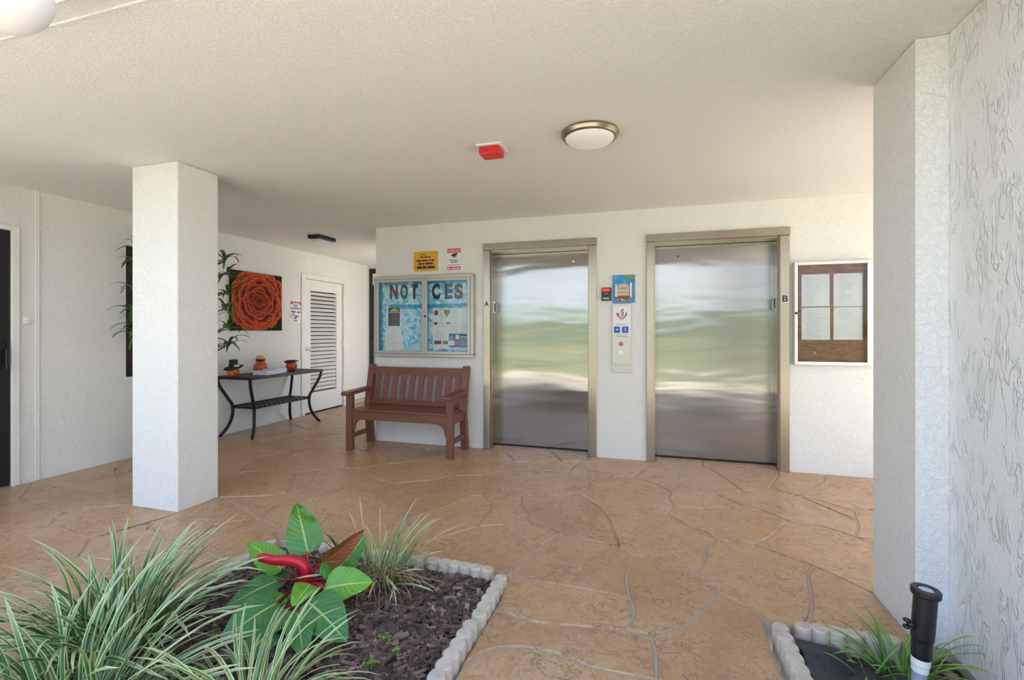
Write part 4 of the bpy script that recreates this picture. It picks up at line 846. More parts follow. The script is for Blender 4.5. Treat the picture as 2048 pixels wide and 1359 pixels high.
for R, n, dep in rings:
    for i in range(n):
        a0 = 2 * math.pi * (i + rr.uniform(-.15, .15)) / n + R * 9
        wid = math.pi / n * rr.uniform(1.2, 1.6); RR = R * rr.uniform(.92, 1.08)
        lay += 1
        x = XL + 0.0325 + lay * 0.00012
        K = 12
        rimv, inv = [], []
        wob = rr.uniform(0, 6)
        for k in range(K + 1):
            u = -1 + 2 * k / K
            prof = (1 - abs(u) ** 3.2) ** 0.5
            rad = (RR - dep * 0.75) + dep * 0.75 * prof * (1 + 0.10 * math.sin(u * 6 + wob) + 0.04 * math.sin(u * 17 + wob))
            a = a0 + u * wid
            rimv.append((a, rad))
            inv.append((a0 + u * wid * 0.8, max(0.01, RR - dep)))
        def V(a, rad):
            y = cy + math.cos(a) * rad * hw * 1.06
            z = cz + math.sin(a) * rad * hw * 0.98
            return bm.verts.new((x, min(max(y, PY0 + 0.004), PY1 - 0.004), min(max(z, PZ0 + 0.004), PZ1 - 0.004)))
        r1 = [V(*q) for q in rimv]; r0 = [V(*q) for q in inv]
        for k in range(K):
            f = bm.faces.new((r0[k], r0[k + 1], r1[k + 1], r1[k]))
            for l, uvv in zip(f.loops, ((R, 0), (R, 0), (R, 1), (R, 1))):
                l[uvl].uv = uvv
ob('rose_print', bm, M_PETAL, art, True)

# ------------------------------------------------------------------ signs on the walls
M_RED = mat('sign_red', (0.62, 0.03, 0.035), 0.45)
M_SIGNW = mat('sign_white', (0.80, 0.80, 0.82), 0.45)
M_YELL = mat('sign_yellow', (0.72, 0.37, 0.03), 0.45)
M_BLUE = mat('sign_blue', (0.02, 0.11, 0.52), 0.45)
M_GREYP = mat('grey_print', (0.30, 0.31, 0.36), 0.6)
M_PALEP = mat('pale_print', (0.52, 0.53, 0.60), 0.6)
M_MAGENTA = mat('magenta_print', (0.45, 0.05, 0.16), 0.5)
M_NAVY = mat('navy_print', (0.09, 0.11, 0.30), 0.5)
RS = random.Random(11)

def wrect(px0, py0, px1, py1, Y=YE):
    a, b = onY(px0, py0, Y), onY(px1, py1, Y)
    return min(a.x, b.x), max(a.x, b.x), min(a.z, b.z), max(a.z, b.z)

# yellow sign
A, B = onY(828, 545, YE), onY(876, 503, YE)
x0, x1, z0, z1 = A.x, B.x, 1.955, 2.178
s = thing('yellow_sign', ((x0 + x1) / 2, YE, z0), 'yellow sign with black print above the notice board', 'sign')
ob('plate', boxes([(x0, x1, YE - 0.006, YE, z0, z1)], 0.002), M_YELL, s, True)
hh = z1 - z0; ww = x1 - x0
def row(f0, f1, g, h):
    return script_rows(RS, x0 + ww * f0, x0 + ww * f1, z0 + hh * g, hh * h, 1, 1, (1, 1))
ob('printed_text', rects_xz(row(.30, .50, .86, .045) + row(.28, .72, .74, .06) + row(.12, .88, .57, .075) + row(.20, .33, .42, .095) + row(.36, .80, .42, .095) + row(.13, .34, .25, .13) + row(.37, .53, .25, .13) + row(.57, .88, .25, .13), YE - 0.0075, YE - 0.006), M_DARK, s, True)

# red and white sign
A, B = onY(895, 542, YE), onY(922, 497, YE)
x0, x1, z0, z1 = A.x, B.x, 1.955, 2.195
ww, hh = x1 - x0, z1 - z0
s = thing('red_white_sign', ((x0 + x1) / 2, YE, z0), 'white sign with red bands and a hand drawing beside the yellow sign', 'sign')
ob('plate', boxes([(x0, x1, YE - 0.006, YE, z0, z1)], 0.002), M_SIGNW, s, True)
for za, zb in ((z1 - hh * .21, z1 - 0.003), (z0 + 0.003, z0 + hh * .15)):
    ob('red_band', boxes([(x0 + 0.003, x1 - 0.003, YE - 0.007, YE - 0.006, za, zb)]), M_RED, s, True)
def P(u, v):
    return (x0 + ww * u, z0 + hh * v)
ob('band_text', rects_xz([(x0 + ww * .1, x1 - ww * .1, z1 - hh * .16, z1 - hh * .075)] + row(.06, .22, .10, .05) + row(.30, .92, .10, .05), YE - 0.008, YE - 0.007), M_SIGNW, s, True)
ob('band_letters', rects_xz(row(.14, .86, .905, .05), YE - 0.009, YE - 0.008), M_RED, s, True)
bm = bmesh.new(); prism(bm, [P(.27, .62), P(.30, .70), P(.45, .76), P(.75, .78), P(.74, .70), P(.66, .68), P(.58, .62), P(.52, .55), P(.45, .56), P(.46, .64), P(.36, .66), P(.33, .60)], 'y', YE - 0.0075, YE - 0.006)
ob('hand_drawing', bm, M_DARK, s, True)
bm = bmesh.new(); prism(bm, [P(.58, .60), P(.66, .68), P(.73, .68), P(.70, .58), P(.60, .55)], 'y', YE - 0.0072, YE - 0.006)
ob('hand_shade', bm, M_STRAW, s, True)
ob('printed_text', rects_xz(row(.15, .85, .48, .07) + row(.28, .75, .39, .07) + row(.08, .92, .25, .04), YE - 0.0075, YE - 0.006), M_GREYP, s, True)

# small notice beside the louvred door, on the left wall (faces +x)
y0, y1 = onX(579, 600, XL).y, onX(602, 600, XL).y
z0, z1 = 1.40, 1.72
s = thing('paper_notice', (XL, (y0 + y1) / 2, z0), 'small white notice with red and blue print beside the louvred door', 'sign')
ob('sheet', boxes([(XL, XL + 0.004, y0, y1, z0, z1)], 0.001), M_SIGNW, s, True)
dy, dz = y1 - y0, z1 - z0
def L(lst, th=0.0055):
    return boxes([(XL + 0.004, XL + th, y0 + dy * a, y0 + dy * b, z0 + dz * c, z0 + dz * e) for a, b, c, e in lst])
ob('red_print', L([(.06, .30, .84, .97), (.33, .94, .90, .96), (.84, .96, .82, .90), (.06, .90, .62, .68), (.62, .92, .45, .52), (.35, .60, .16, .24)]), M_MAGENTA, s, True)
ob('blue_print', L([(.10, .50, .46, .54), (.26, .36, .30, .45), (.42, .75, .25, .33), (.35, .65, .06, .11), (.10, .16, .20, .38)]), M_NAVY, s, True)
ob('grey_print', L([(.28, .72, .76, .83), (.34, .66, .70, .74)]), M_GREYP, s, True)

# light switch on the left wall, switch plate beside elevator A
c = onX(53, 640, XL)
s = thing('doorbell_switch', (XL, c.y, c.z), 'small white doorbell switch beside the black door', 'switch')
ob('plate', boxes([(XL, XL + 0.012, c.y - 0.024, c.y + 0.024, c.z - 0.036, c.z + 0.036)], 0.003), M_SIGNW, s, True)
for za, zb in ((-.004, .026), (-.028, -.010)):
    ob('button', boxes([(XL + 0.012, XL + 0.017, c.y - 0.014, c.y + 0.014, c.z + za, c.z + zb)], 0.002), M_SIGNW, s, True)
a = onY(961, 645, YE)
s = thing('wall_plate', (a.x - 0.02, YE, a.z), 'blank white wall plate between notice board and elevator A', 'switch')
ob('plate', boxes([(-1.858, -1.783, YE - 0.006, YE, a.z - 0.06, a.z + 0.06)], 0.002), M_PAINT, s, True)
for dz_ in (.04, -.045):
    ob('screw', boxes([(-1.823, -1.818, YE - 0.008, YE - 0.006, a.z + dz_, a.z + dz_ + .005)]), M_CHROME, s, True)

# ------------------------------------------------------------------ notice board NOTICES
def f_alu(k, b):
    c = k.mix(k.noise(k.coord('Object'), 5, 3), (0.46, 0.44, 0.405), (0.53, 0.51, 0.475))
    k.t.links.new(c, b.inputs['Base Color'])
M_ALU = mat('satin_aluminium', rough=0.42, metal=0.55, build=f_alu)
def f_glass(k, b):
    m = k.t
    g = k.n('ShaderNodeBsdfGlossy', {'Roughness': 0.02, 'Color': (1, 1, 1, 1)})
    t = k.n('ShaderNodeBsdfTransparent', {'Color': (0.95, 0.96, 0.96, 1)})
    fr = k.n('ShaderNodeFresnel', {'IOR': 1.32})
    x = k.n('ShaderNodeMixShader', {0: fr.outputs[0], 1: t.outputs[0], 2: g.outputs[0]})
    m.links.new(x.outputs[0], m.nodes['Material Output'].inputs[0])
M_GLASS = mat('clear_pane', build=f_glass)
def f_cloud(k, b):
    n = k.noise(k.coord('Object', (1, 1, 1.3)), 7.5, 5, 0.6, 2.4)
    c = k.ramp(n, [(0.36, (0.06, 0.40, 0.72)), (0.46, (0.22, 0.60, 0.84)), (0.56, (0.62, 0.80, 0.90)), (0.66, (0.74, 0.82, 0.90))])
    k.t.links.new(c, b.inputs['Base Color'])
M_CLOUD = mat('cloud_paper', rough=0.7, build=f_cloud)
def f_wave(k, b):
    n = k.noise(k.coord('Object', (1, 1, 3)), 16, 4, 0.6, 1.5)
    k.t.links.new(k.ramp(n, [(0.35, (0.01, 0.22, 0.46)), (0.6, (0.04, 0.42, 0.68)), (0.75, (0.3, 0.66, 0.82))]), b.inputs['Base Color'])
M_WAVE = mat('wave_paper', rough=0.7, build=f_wave)
NX0, NX1, NZ0, NZ1 = -3.105, -1.872, 0.985, 1.90
NYF = YE - 0.07
nb = thing('notice_board', ((NX0 + NX1) / 2, YE, NZ0), 'wide two-door aluminium notice board reading NOTICES above the bench', 'notice board')
fw = 0.036
ob('case', boxes([(NX0, NX1, NYF, YE - 0.001, NZ0, NZ0 + fw), (NX0, NX1, NYF, YE - 0.001, NZ1 - fw, NZ1), (NX0, NX0 + fw, NYF, YE - 0.001, NZ0 + fw, NZ1 - fw), (NX1 - fw, NX1, NYF, YE - 0.001, NZ0 + fw, NZ1 - fw)], 0.004), M_ALU, nb, True)
ob('backing', boxes([(NX0 + 0.02, NX1 - 0.02, YE - 0.02, YE - 0.012, NZ0 + 0.02, NZ1 - 0.02)]), M_CLOUD, nb, True)
xm = onY(849, 630, NYF).x
for a, b in ((NX0 + fw, xm), (xm, NX1 - fw)):
    e = 0.032
    fr = ob('door_frame', boxes([(a + .001, a + e, NYF - 0.008, NYF + 0.014, NZ0 + fw, NZ1 - fw), (b - e, b - .001, NYF - 0.008, NYF + 0.014, NZ0 + fw, NZ1 - fw), (a + e, b - e, NYF - 0.008, NYF + 0.014, NZ0 + fw, NZ0 + fw + e), (a + e, b - e, NYF - 0.008, NYF + 0.014, NZ1 - fw - e, NZ1 - fw)], 0.003), M_ALU, nb, True)
    ob('pane', boxes([(a + e - .004, b - e + .004, NYF + 0.002, NYF + 0.005, NZ0 + fw + e - .004, NZ1 - fw - e + .004)]), M_GLASS, fr, True)
c = onY(847, 632, NYF)
bm = bmesh.new(); bmesh.ops.create_cone(bm, cap_ends=True, segments=14, radius1=0.012, radius2=0.012, depth=0.014, matrix=Matrix.Translation((xm + 0.012, NYF - 0.012, c.z)) @ Matrix.Rotation(math.pi / 2, 4, 'X'))
ob('lock', bm, M_DARK, nb, True)
YP = YE - 0.0205                             # front of the backing paper
bm = bmesh.new()
def wavy(xa, xb, zt, zb, n, amp):
    top = [(xa + (xb - xa) * i / n, zt + amp * math.sin(i * 1.9) * 0.5) for i in range(n + 1)]
    bot = [(xa + (xb - xa) * i / n, zb + amp * math.sin(i * 1.3 + 1)) for i in range(n + 1)][::-1]
    return top + bot
prism(bm, wavy(-2.93, -1.96, 1.578, 1.532, 40, 0.006), 'y', YP - 0.0015, YP)
bm2 = bmesh.new()
edge = [(NX0 + 0.036, NZ0 + 0.04)] + [(NX0 + 0.075 + 0.022 * abs(math.sin(i * 0.9)), NZ0 + 0.04 + (NZ1 - NZ0 - 0.08) * i / 36) for i in range(37)] + [(NX0 + 0.036, NZ1 - 0.04)]
prism(bm2, edge, 'y', YP - 0.001, YP)
top = [(NX0 + 0.10, NZ1 - 0.04)] + [(NX0 + 0.10 + (NX1 - NX0 - 0.15) * i / 44, NZ1 - 0.085 - 0.016 * abs(math.sin(i * 0.85))) for i in range(45)] + [(NX1 - 0.05, NZ1 - 0.04)]
prism(bm2, top, 'y', YP - 0.001, YP)
ob('wave_strip', bm, M_WAVE, nb, True)
ob('scalloped_border', bm2, M_WAVE, nb, True)
LC = {'N': (0.13, 0.022, 0.022), 'O': (0.025, 0.07, 0.025), 'T': (0.085, 0.035, 0.05), 'I': (0.03, 0.05, 0.09), 'C': (0.015, 0.055, 0.035), 'E': (0.045, 0.06, 0.085), 'S': (0.22, 0.055, 0.02)}
CN = {'N': 'maroon', 'O': 'dark green', 'T': 'dark plum', 'I': 'navy', 'C': 'dark green', 'E': 'slate', 'S': 'rust brown'}
for ch, pa, pb in (('N', 780, 796), ('O', 801, 816), ('T', 821, 836), ('I', 843.5, 850), ('C', 864, 880), ('E', 890, 905), ('S', 909, 926)):
    xa, xb = onY(pa, 580, YP).x, onY(pb, 580, YP).x
    t = onY((pa + pb) / 2, 568 - (pa - 780) * 0.012, YP).z; b_ = onY((pa + pb) / 2, 598 - (pa - 780) * 0.004, YP).z
    o = letters('paper_letter', ch, mat('letter_' + ch, LC[ch], 0.7), xa, xb, b_, t, YP, None, True, 0.05, 0.003)
    tagk(o, '%s cut-out letter %s on the blue notice board' % (CN[ch], ch) if ch != 'I' else 'cut-out letter I mostly hidden by the mullion of the notice board', 'letter', 'cut-out letters on the notice board')

def sheet(name, px0, py0, px1, py1, label, cat, Y=YP, m=None, group=None):
    x0, x1, z0, z1 = wrect(px0, py0, px1, py1, Y)
    t = thing(name, ((x0 + x1) / 2, Y, z0), label, cat, group=group)
    ob('sheet', boxes([(x0, x1, Y - 0.0012, Y - 0.0002, z0, z1)]), m or M_WHITE, t, True)
    def pr(nm, lst, mm, lift=0.0006):
        if nm not in PRINT and nm != 'gold_arch' and len(lst) > 1:
            for r_ in lst:
                pr(nm, [r_], mm, lift)
            return
        ob(nm, boxes([(x0 + (x1 - x0) * a, x0 + (x1 - x0) * b, Y - 0.0012 - lift, Y - 0.0012, z0 + (z1 - z0) * c, z0 + (z1 - z0) * e) for a, b, c, e in lst]), mm, t, True)
    def rows(a, b, top, n, step, h=0.012, fill=(.5, 1), cen=False):
        o = []
        for i in range(n):
            w_ = (b - a) * RS.uniform(*fill); s_ = (a + b - w_) / 2 if cen else a
            o.append((s_, s_ + w_, top - i * step - h, top - i * step))
        return o
    return t, pr, rows
M_PHOTO = mat('dark_poster', (0.035, 0.045, 0.045), 0.5)
M_GOLD = mat('gold_print', (0.60, 0.40, 0.05), 0.5)
M_OLIVE = mat('olive_print', (0.12, 0.13, 0.09), 0.6)
M_GREEN = mat('green_print', (0.18, 0.30, 0.10), 0.6)
M_BROWN = mat('brown_print', (0.18, 0.09, 0.05), 0.6)
M_SEA = mat('sea_print', (0.02, 0.17, 0.40), 0.5)
M_PINK = mat('pink_print', (0.62, 0.14, 0.18), 0.5)
M_LIME = mat('lime_print', (0.55, 0.62, 0.12), 0.5)

t, pr, rows = sheet('poster', 773, 613, 804, 655, 'white sheet with a dark poster and gold arch, left pane of the notice board', 'poster')
pr('dark_panel', [(.12, .87, .08, .94)], M_PHOTO)
pr('gold_arch', [(.24, .76, .77, .83), (.32, .68, .83, .88), (.42, .58, .88, .91)], M_GOLD, .001)
pr('title_bar', [(.14, .86, .71, .745)], M_PALEP, .001)
pr('small_print', rows(.25, .75, .66, 7, .055, .02, (.6, 1), True) + rows(.25, .75, .20, 2, .05, .03, (.7, 1), True), M_OLIVE, .001)
t, pr, rows = sheet('paper_notice', 771, 656, 803, 703, 'white sheet of faint lines below the dark poster', 'paper')
pr('printed_text', rows(.18, .85, .93, 3, .06, .018, (.2, .5), True) + rows(.12, .9, .74, 9, .065, .015, (.4, 1)), M_PALEP)
t, pr, rows = sheet('newsletter_page', 866, 609, 903, 697, 'tall newsletter page with little pictures, right pane of the notice board', 'paper')
pr('printed_text', rows(.1, .9, .93, 3, .03, .01) + rows(.35, .6, .80, 8, .022, .008) + rows(.1, .8, .60, 5, .022, .008) + rows(.15, .75, .40, 9, .025, .008), M_PALEP)
pr('dark_picture', [(.07, .28, .76, .86), (.05, .14, .955, .985), (.06, .24, .545, .60)], M_BROWN)
pr('green_picture', [(.62, .92, .78, .88), (.70, .82, .72, .78), (.72, .92, .555, .60)], M_GREEN)
pr('photo_strip', [(.07, .45, .10, .18)], M_BROWN, .0009)
pr('leaf_photo', [(.54, .82, .10, .18)], M_GREEN, .0009)
t, pr, rows = sheet('newsletter_page', 904, 608, 939, 667, 'white text page at the top right of the notice board', 'paper')
pr('printed_text', rows(.06, .46, .92, 14, .06, .018) + rows(.52, .96, .92, 14, .06, .018), M_PALEP)
pr('pin', [(.55, .60, .02, .05)], M_DARK, .003)
t, pr, rows = sheet('flyer', 898, 667, 938.5, 694, 'blue flyer with a red square at the lower right of the notice board', 'flyer', m=M_SEA, Y=YP - 0.002)
pr('white_corner', [(.0, .28, .12, .48)], M_WHITE)
pr('red_square', [(.28, .50, .16, .48)], M_PINK, .001)
pr('round_photo', [(.33, .50, .58, .92)], M_WHITE, .001)
pr('lime_bar', [(.54, 1.0, .70, .80)], M_LIME)
pr('small_print', rows(.05, .28, .85, 4, .10, .04) + rows(.56, .95, .55, 5, .10, .04), M_PALEP)

# ------------------------------------------------------------------ brown board at the right
def f_cork(k, b):
    n = k.noise(k.coord('Object', (1, 1, 5), (0, 0.3, 0)), 9, 5, 0.65, 1.5)
    k.t.links.new(k.ramp(n, [(0.35, (0.15, 0.060, 0.028)), (0.65, (0.33, 0.155, 0.080))]), b.inputs['Base Color'])
M_CORK = mat('brown_board', rough=0.75, build=f_cork)
M_SILV = mat('silver_frame', rough=0.38, metal=0.35, build=lambda k, b: k.t.links.new(k.mix(k.noise(k.coord('Object'), 4, 2), (0.72, 0.71, 0.70), (0.78, 0.77, 0.76)), b.inputs['Base Color']))
DX0, DX1, DZ0, DZ1 = 1.203, 1.815, 0.972, 1.895
DYF = YE - 0.055
db = thing('directory_board', ((DX0 + DX1) / 2, YE, DZ0), 'single-door silver notice case with brown backing right of elevator B', 'notice board')
fw = 0.028
ob('case', boxes([(DX0, DX1, DYF, YE - .001, DZ0, DZ0 + fw), (DX0, DX1, DYF, YE - .001, DZ1 - fw, DZ1), (DX0, DX0 + fw, DYF, YE - .001, DZ0 + fw, DZ1 - fw), (DX1 - fw, DX1, DYF, YE - .001, DZ0 + fw, DZ1 - fw)], 0.004), M_SILV, db, True)
e = 0.03
fr = ob('door_frame', boxes([(DX0 + .004, DX0 + e, DYF - .012, DYF, DZ0 + .004, DZ1 - .004), (DX1 - e - .022, DX1 - .012, DYF - .012, DYF, DZ0 + .004, DZ1 - .004), (DX0 + e, DX1 - e - .022, DYF - .012, DYF, DZ0 + .004, DZ0 + e + .004), (DX0 + e, DX1 - e - .022, DYF - .012, DYF, DZ1 - e, DZ1 - .004)], 0.003), M_SILV, db, True)
ob('pane', boxes([(DX0 + e - .003, DX1 - e - .019, DYF - .007, DYF - .004, DZ0 + e, DZ1 - e + .003)]), M_GLASS, fr, True)
ob('backing', boxes([(DX0 + .02, DX1 - .02, YE - .018, YE - .010, DZ0 + .02, DZ1 - .02)]), M_CORK, db, True)
c = onY(1588, 626, DYF)
bm = bmesh.new(); bmesh.ops.create_cone(bm, cap_ends=True, segments=14, radius1=0.011, radius2=0.011, depth=0.014, matrix=Matrix.Translation((DX0 + 0.016, DYF - 0.016, c.z)) @ Matrix.Rotation(math.pi / 2, 4, 'X'))
ob('lock', bm, M_DARK, db, True)
YQ = YE - 0.0185
for px0, py0, px1, py1, nrow, lab in ((1603, 549, 1659, 612, 16, 'upper left sheet of names on the brown board'), (1667, 547, 1725, 612, 15, 'upper right sheet of names on the brown board'), (1603, 615, 1660, 679, 17, 'lower left sheet with the longest list on the brown board'), (1667, 614, 1725, 679, 6, 'lower right, mostly blank sheet on the brown board')):
    t, pr, rows = sheet('name_list', px0, py0, px1, py1, lab, 'paper', Y=YQ, group='name lists on the brown board')
    pr('printed_text', rows(.16, .72, .90, nrow, .052, .013, (.45, 1)), M_PALEP)
    pr('pin', [(.04, .07, .955, .98), (.90, .93, .955, .98)], M_GREYP, .002)
c = onY(1629, 705, YQ)
bm = bmesh.new(); bmesh.ops.create_uvsphere(bm, u_segments=10, v_segments=6, radius=0.008, matrix=Matrix.Translation((c.x, YQ - .004, c.z)))
tagk(ob('push_pin', bm, M_WHITE), 'round white push pin low on the brown board', 'pin')

# ------------------------------------------------------------------ call panel, plaque, card reader
M_PANEL = mat('call_panel_steel', rough=0.35, metal=0.85, build=lambda k, b: k.t.links.new(k.mix(k.noise(k.coord('Object', (8, 1, .5)), 3, 2), (0.42, 0.40, 0.365), (0.50, 0.48, 0.44)), b.inputs['Base Color']))
x0, x1 = onY(1223.5, 670, YE).x, onY(1264, 670, YE).x
z0, z1 = onY(1244, 745, YE).z, onY(1244, 607, YE).z
cp = thing('call_panel', ((x0 + x1) / 2, YE, z0), 'steel elevator call panel with red and blue buttons between the doors', 'call panel')
ob('back_plate', boxes([(x0, x1, YE - .008, YE, z0, z1 - .02)], .002), M_PANEL, cp, True)
fp = ob('face_plate', boxes([(x0 + .010, x1 - .008, YE - .016, YE - .008, z0 + (z1 - z0) * .115, z1)], .002), M_PANEL, cp, True)
YC = YE - .016
xa, xb = x0 + .014, x1 - .012
zz = lambda py: onY(1244, py, YE).z
ob('fire_notice', boxes([(xa, xb, YC - .001, YC, zz(671), zz(609))]), M_SIGNW, cp, True)
bm = bmesh.new()
cx = (xa + xb) / 2; czm = zz(629); R = 0.052
def ps(pts): prism(bm, [(cx + u * R, czm + v * R) for u, v in pts], 'y', YC - .0022, YC - .001)
ps([(-1.0, .25), (-.85, .45), (-.72, .2), (-.55, -.25), (-.1, -.75), (0, -1.05), (-.85, -.25)])
ps([(1.0, .25), (.85, .55), (.72, .2), (.55, -.25), (.1, -.75), (0, -1.05), (.85, -.25)])
ps([(-.30, .35), (-.02, 1.0), (.28, 1.15), (.33, .95), (.10, .85), (-.12, .35)])
ps([(.05, .35), (.33, .95), (.25, .45), (.35, .25), (.22, -.55), (.12, -.55), (.16, .2)])
ps([(-.13, .25), (-.03, .25), (-.05, -.6), (-.15, -.6)])
ps([(-.70, .35), (-.35, -.05), (-.42, -.12), (-.78, .2)])
ob('emblem', bm, mat('maroon_print', (0.26, 0.02, 0.045), .5), cp, True)
ob('arch_text', rects_xz(script_rows(RS, xa + .02, xb - .03, zz(610.5), .005, .01, 1, (1, 1)), YC - .002, YC - .001), M_PALEP, cp, True)
for a, b in ((1228, 1240), (1244, 1257)):
    u0, u1 = onY(a, 660, YC).x, onY(b, 660, YC).x
    q = ob('blue_square', boxes([(u0, u1, YC - .002, YC - .001, zz(665.5), zz(652.5))]), M_BLUE, cp, True)
    m_ = (u0 + u1) / 2
    ob('icon', boxes([(m_ - .008, m_ + .008, YC - .003, YC - .002, zz(660), zz(657))] if a == 1228 else [(m_ - .004, m_ + .004, YC - .003, YC - .002, zz(662), zz(655)), (m_ - .008, m_ + .002, YC - .003, YC - .002, zz(657.5), zz(656))]), M_SIGNW, q, True)
ob('caption', rects_xz(script_rows(RS, xa + .03, xb - .03, zz(647.5), .006, .01, 1, (1, 1)) + script_rows(RS, xa + .02, xb - .02, zz(668), .004, .01, 1, (1, 1)), YC - .002, YC - .001), M_GREYP, cp, True)
ob('red_caption', rects_xz(script_rows(RS, xa + .035, xb - .035, zz(671.5), .006, .01, 1, (1, 1)), YC - .002, YC - .001), M_MAGENTA, cp, True)
for py, m, ring in ((687.5, mat('red_button', (0.75, 0.25, 0.25), .3), mat('red_ring', (0.35, 0.02, 0.03), .3)), (704, mat('blue_button', (0.62, 0.78, 0.92), .3), M_CHROME)):
    c = onY(1242, py, YC)
    bm = bmesh.new(); bmesh.ops.create_cone(bm, cap_ends=True, segments=20, radius1=.022, radius2=.020, depth=.010, matrix=Matrix.Translation((c.x, YC - .005, c.z)) @ Matrix.Rotation(math.pi / 2, 4, 'X'))
    bt = ob('button', bm, ring, cp, True)
    bm = bmesh.new(); bmesh.ops.create_cone(bm, cap_ends=True, segments=20, radius1=.013, radius2=.012, depth=.006, matrix=Matrix.Translation((c.x, YC - .013, c.z)) @ Matrix.Rotation(math.pi / 2, 4, 'X'))
    ob('button_lens', bm, m, bt, True)

x0, x1, z0, z1 = wrect(1225.5, 606, 1270, 549)
z0 = zz(605.5)
pl = thing('picture_plaque', ((x0 + x1) / 2, YE, z0), 'small colour picture of a cream entrance sign, above the call panel', 'picture')
def f_skyp(k, b):
    v = k.coord('Object')
    n = k.noise(v, 14, 4, .6, .5)
    k.t.links.new(k.ramp(n, [(.35, (0.01, 0.16, 0.50)), (.6, (0.03, 0.28, 0.62)), (.8, (0.35, 0.6, 0.8))]), b.inputs['Base Color'])
ob('panel', boxes([(x0, x1, YE - .012, YE, z0, z1)], .001), mat('plaque_sky', rough=.3, build=f_skyp), pl, True)
ww, hh = x1 - x0, z1 - z0
def P(u, v): return (x0 + ww * u, z0 + hh * v)
def pp(name, lst, m, k):
    for pts in lst:
        bm = bmesh.new()
        prism(bm, [P(*q) for q in pts], 'y', YE - .0121 - .0006 * k, YE - .012)
        ob(name, bm, m, pl, True)
M_CREAM = mat('cream_print', (0.62, 0.47, 0.32), .5)
pp('palm', [[(.45, .99), (.99, .99), (.99, .82), (.88, .86), (.78, .80), (.66, .90), (.55, .88)], [(.72, .80), (.90, .76), (.92, .66), (.80, .70)]], M_GREEN, 1)
pp('cream_sign', [[(.20, .26), (.74, .26), (.74, .56)] + [(.47 + .27 * math.cos(a), .56 + .13 * math.sin(a)) for a in [k * math.pi / 8 for k in range(1, 8)]] + [(.20, .56)]], M_CREAM, 2)
pp('sign_post', [[(.12, .16), (.19, .16), (.19, .67), (.12, .67)], [(.78, .20), (.86, .20), (.86, .70), (.82, .73), (.78, .68)]], M_SIGNW, 3)
pp('flower_bed', [[(.08, .15), (.30, .08), (.60, .06), (.92, .16), (.94, .25), (.70, .26), (.30, .25)]], M_BROWN, 1)
pp('yellow_flowers', [[(.34, .12), (.48, .06), (.60, .06), (.52, .13), (.40, .16)]], M_GOLD, 3)
pp('red_flowers', [[(.62, .07), (.90, .17), (.92, .23), (.70, .14)], [(.10, .17), (.28, .10), (.30, .15), (.13, .23)]], M_PINK, 3)
pp('lettering', [[(.27, .50), (.68, .50), (.68, .55), (.27, .55)], [(.23, .36), (.70, .36), (.70, .40), (.23, .40)]], M_GREYP, 3)

x0, x1 = onY(1203.5, 587, YE).x, onY(1222.5, 587, YE).x
z0, z1 = zz(600.5), zz(574.5)
cr_ = thing('card_reader', ((x0 + x1) / 2, YE, z0), 'black card reader with a red light bar beside the call panel', 'card reader')
ob('body', boxes([(x0, x1, YE - .028, YE, z0, z1)], .006, 2), M_BLACK, cr_, True)
ob('light_bar', boxes([(x0 + .008, x1 - .016, YE - .0295, YE - .027, z1 - .036, z1 - .010)], .002), mat('red_light_bar', (0.8, 0.01, 0.01), .3, emit=((1, .02, .02), .55)), cr_, True)
ob('label_strip', boxes([(x0 + .012, x1 - .018, YE - .0295, YE - .027, z0 + .014, z0 + .030)], .001), M_PALEP, cr_, True)
bm = bmesh.new(); tube(bm, [((x0 + x1) / 2 + .0 + .022 * math.cos(a), YE - .0285, (z0 + z1) / 2 - .012 + .02 * math.sin(a)) for a in [k * math.pi / 8 for k in range(1, 8)]], .002, 6)
ob('wave_symbol', bm, M_PALEP, cr_, True)

# ------------------------------------------------------------------ ceiling fixtures
M_BRONZE = mat('brushed_bronze', rough=.3, metal=1.0, build=lambda k, b: k.t.links.new(k.mix(k.noise(k.coord('Object'), 8, 2), (0.33, 0.27, 0.20), (0.45, 0.38, 0.29)), b.inputs['Base Color']))
M_OPAL = mat('opal_glass', (0.85, 0.83, 0.84), .35, emit=((1, .95, .92), .02))
lc = (-0.372, 2.872, CEIL)
lt = thing('ceiling_light', lc, 'round flush ceiling light with bronze rim and white dome', 'ceiling light')
bm = bmesh.new(); lathe(bm, [(.150, 0), (.172, -.004), (.174, -.016), (.166, -.022), (.166, -.030), (.158, -.038), (.150, -.040), (.146, -.034), (.146, -.01)], 48)
ob('rim', bm, M_BRONZE, lt, smooth=True)
bm = bmesh.new(); lathe(bm, [(.147, -.032)] + [(.147 * math.cos(a), -.034 - .045 * math.sin(a)) for a in [k * math.pi / 20 for k in range(1, 10)]] + [(0, -.079)], 48)
ob('dome', bm, M_OPAL, lt, smooth=True)

M_FIRE = mat('alarm_red', (0.68, 0.018, 0.008), .35)
c = (-1.015, 2.925)
fa = thing('fire_alarm', (c[0], c[1], CEIL), 'red fire alarm sounder on a white ceiling plate', 'fire alarm', rz=0.0)
ob('base_plate', boxes([(-.085, .085, -.085, .085, -.012, 0)], .003), M_SIGNW, fa)
ob('sounder', boxes([(-.068, .068, -.068, .050, -.062, -.012)], .006, 2), M_FIRE, fa)
bm = bmesh.new(); bmesh.ops.create_cone(bm, cap_ends=True, segments=14, radius1=.011, radius2=.009, depth=.006, matrix=Matrix.Translation((-.018, -.070, -.034)) @ Matrix.Rotation(math.pi / 2, 4, 'X'))
ob('test_port', bm, M_NAVY, fa)
ob('latch', boxes([(.045, .062, -.073, -.066, -.066, -.052)]), M_FIRE, fa)

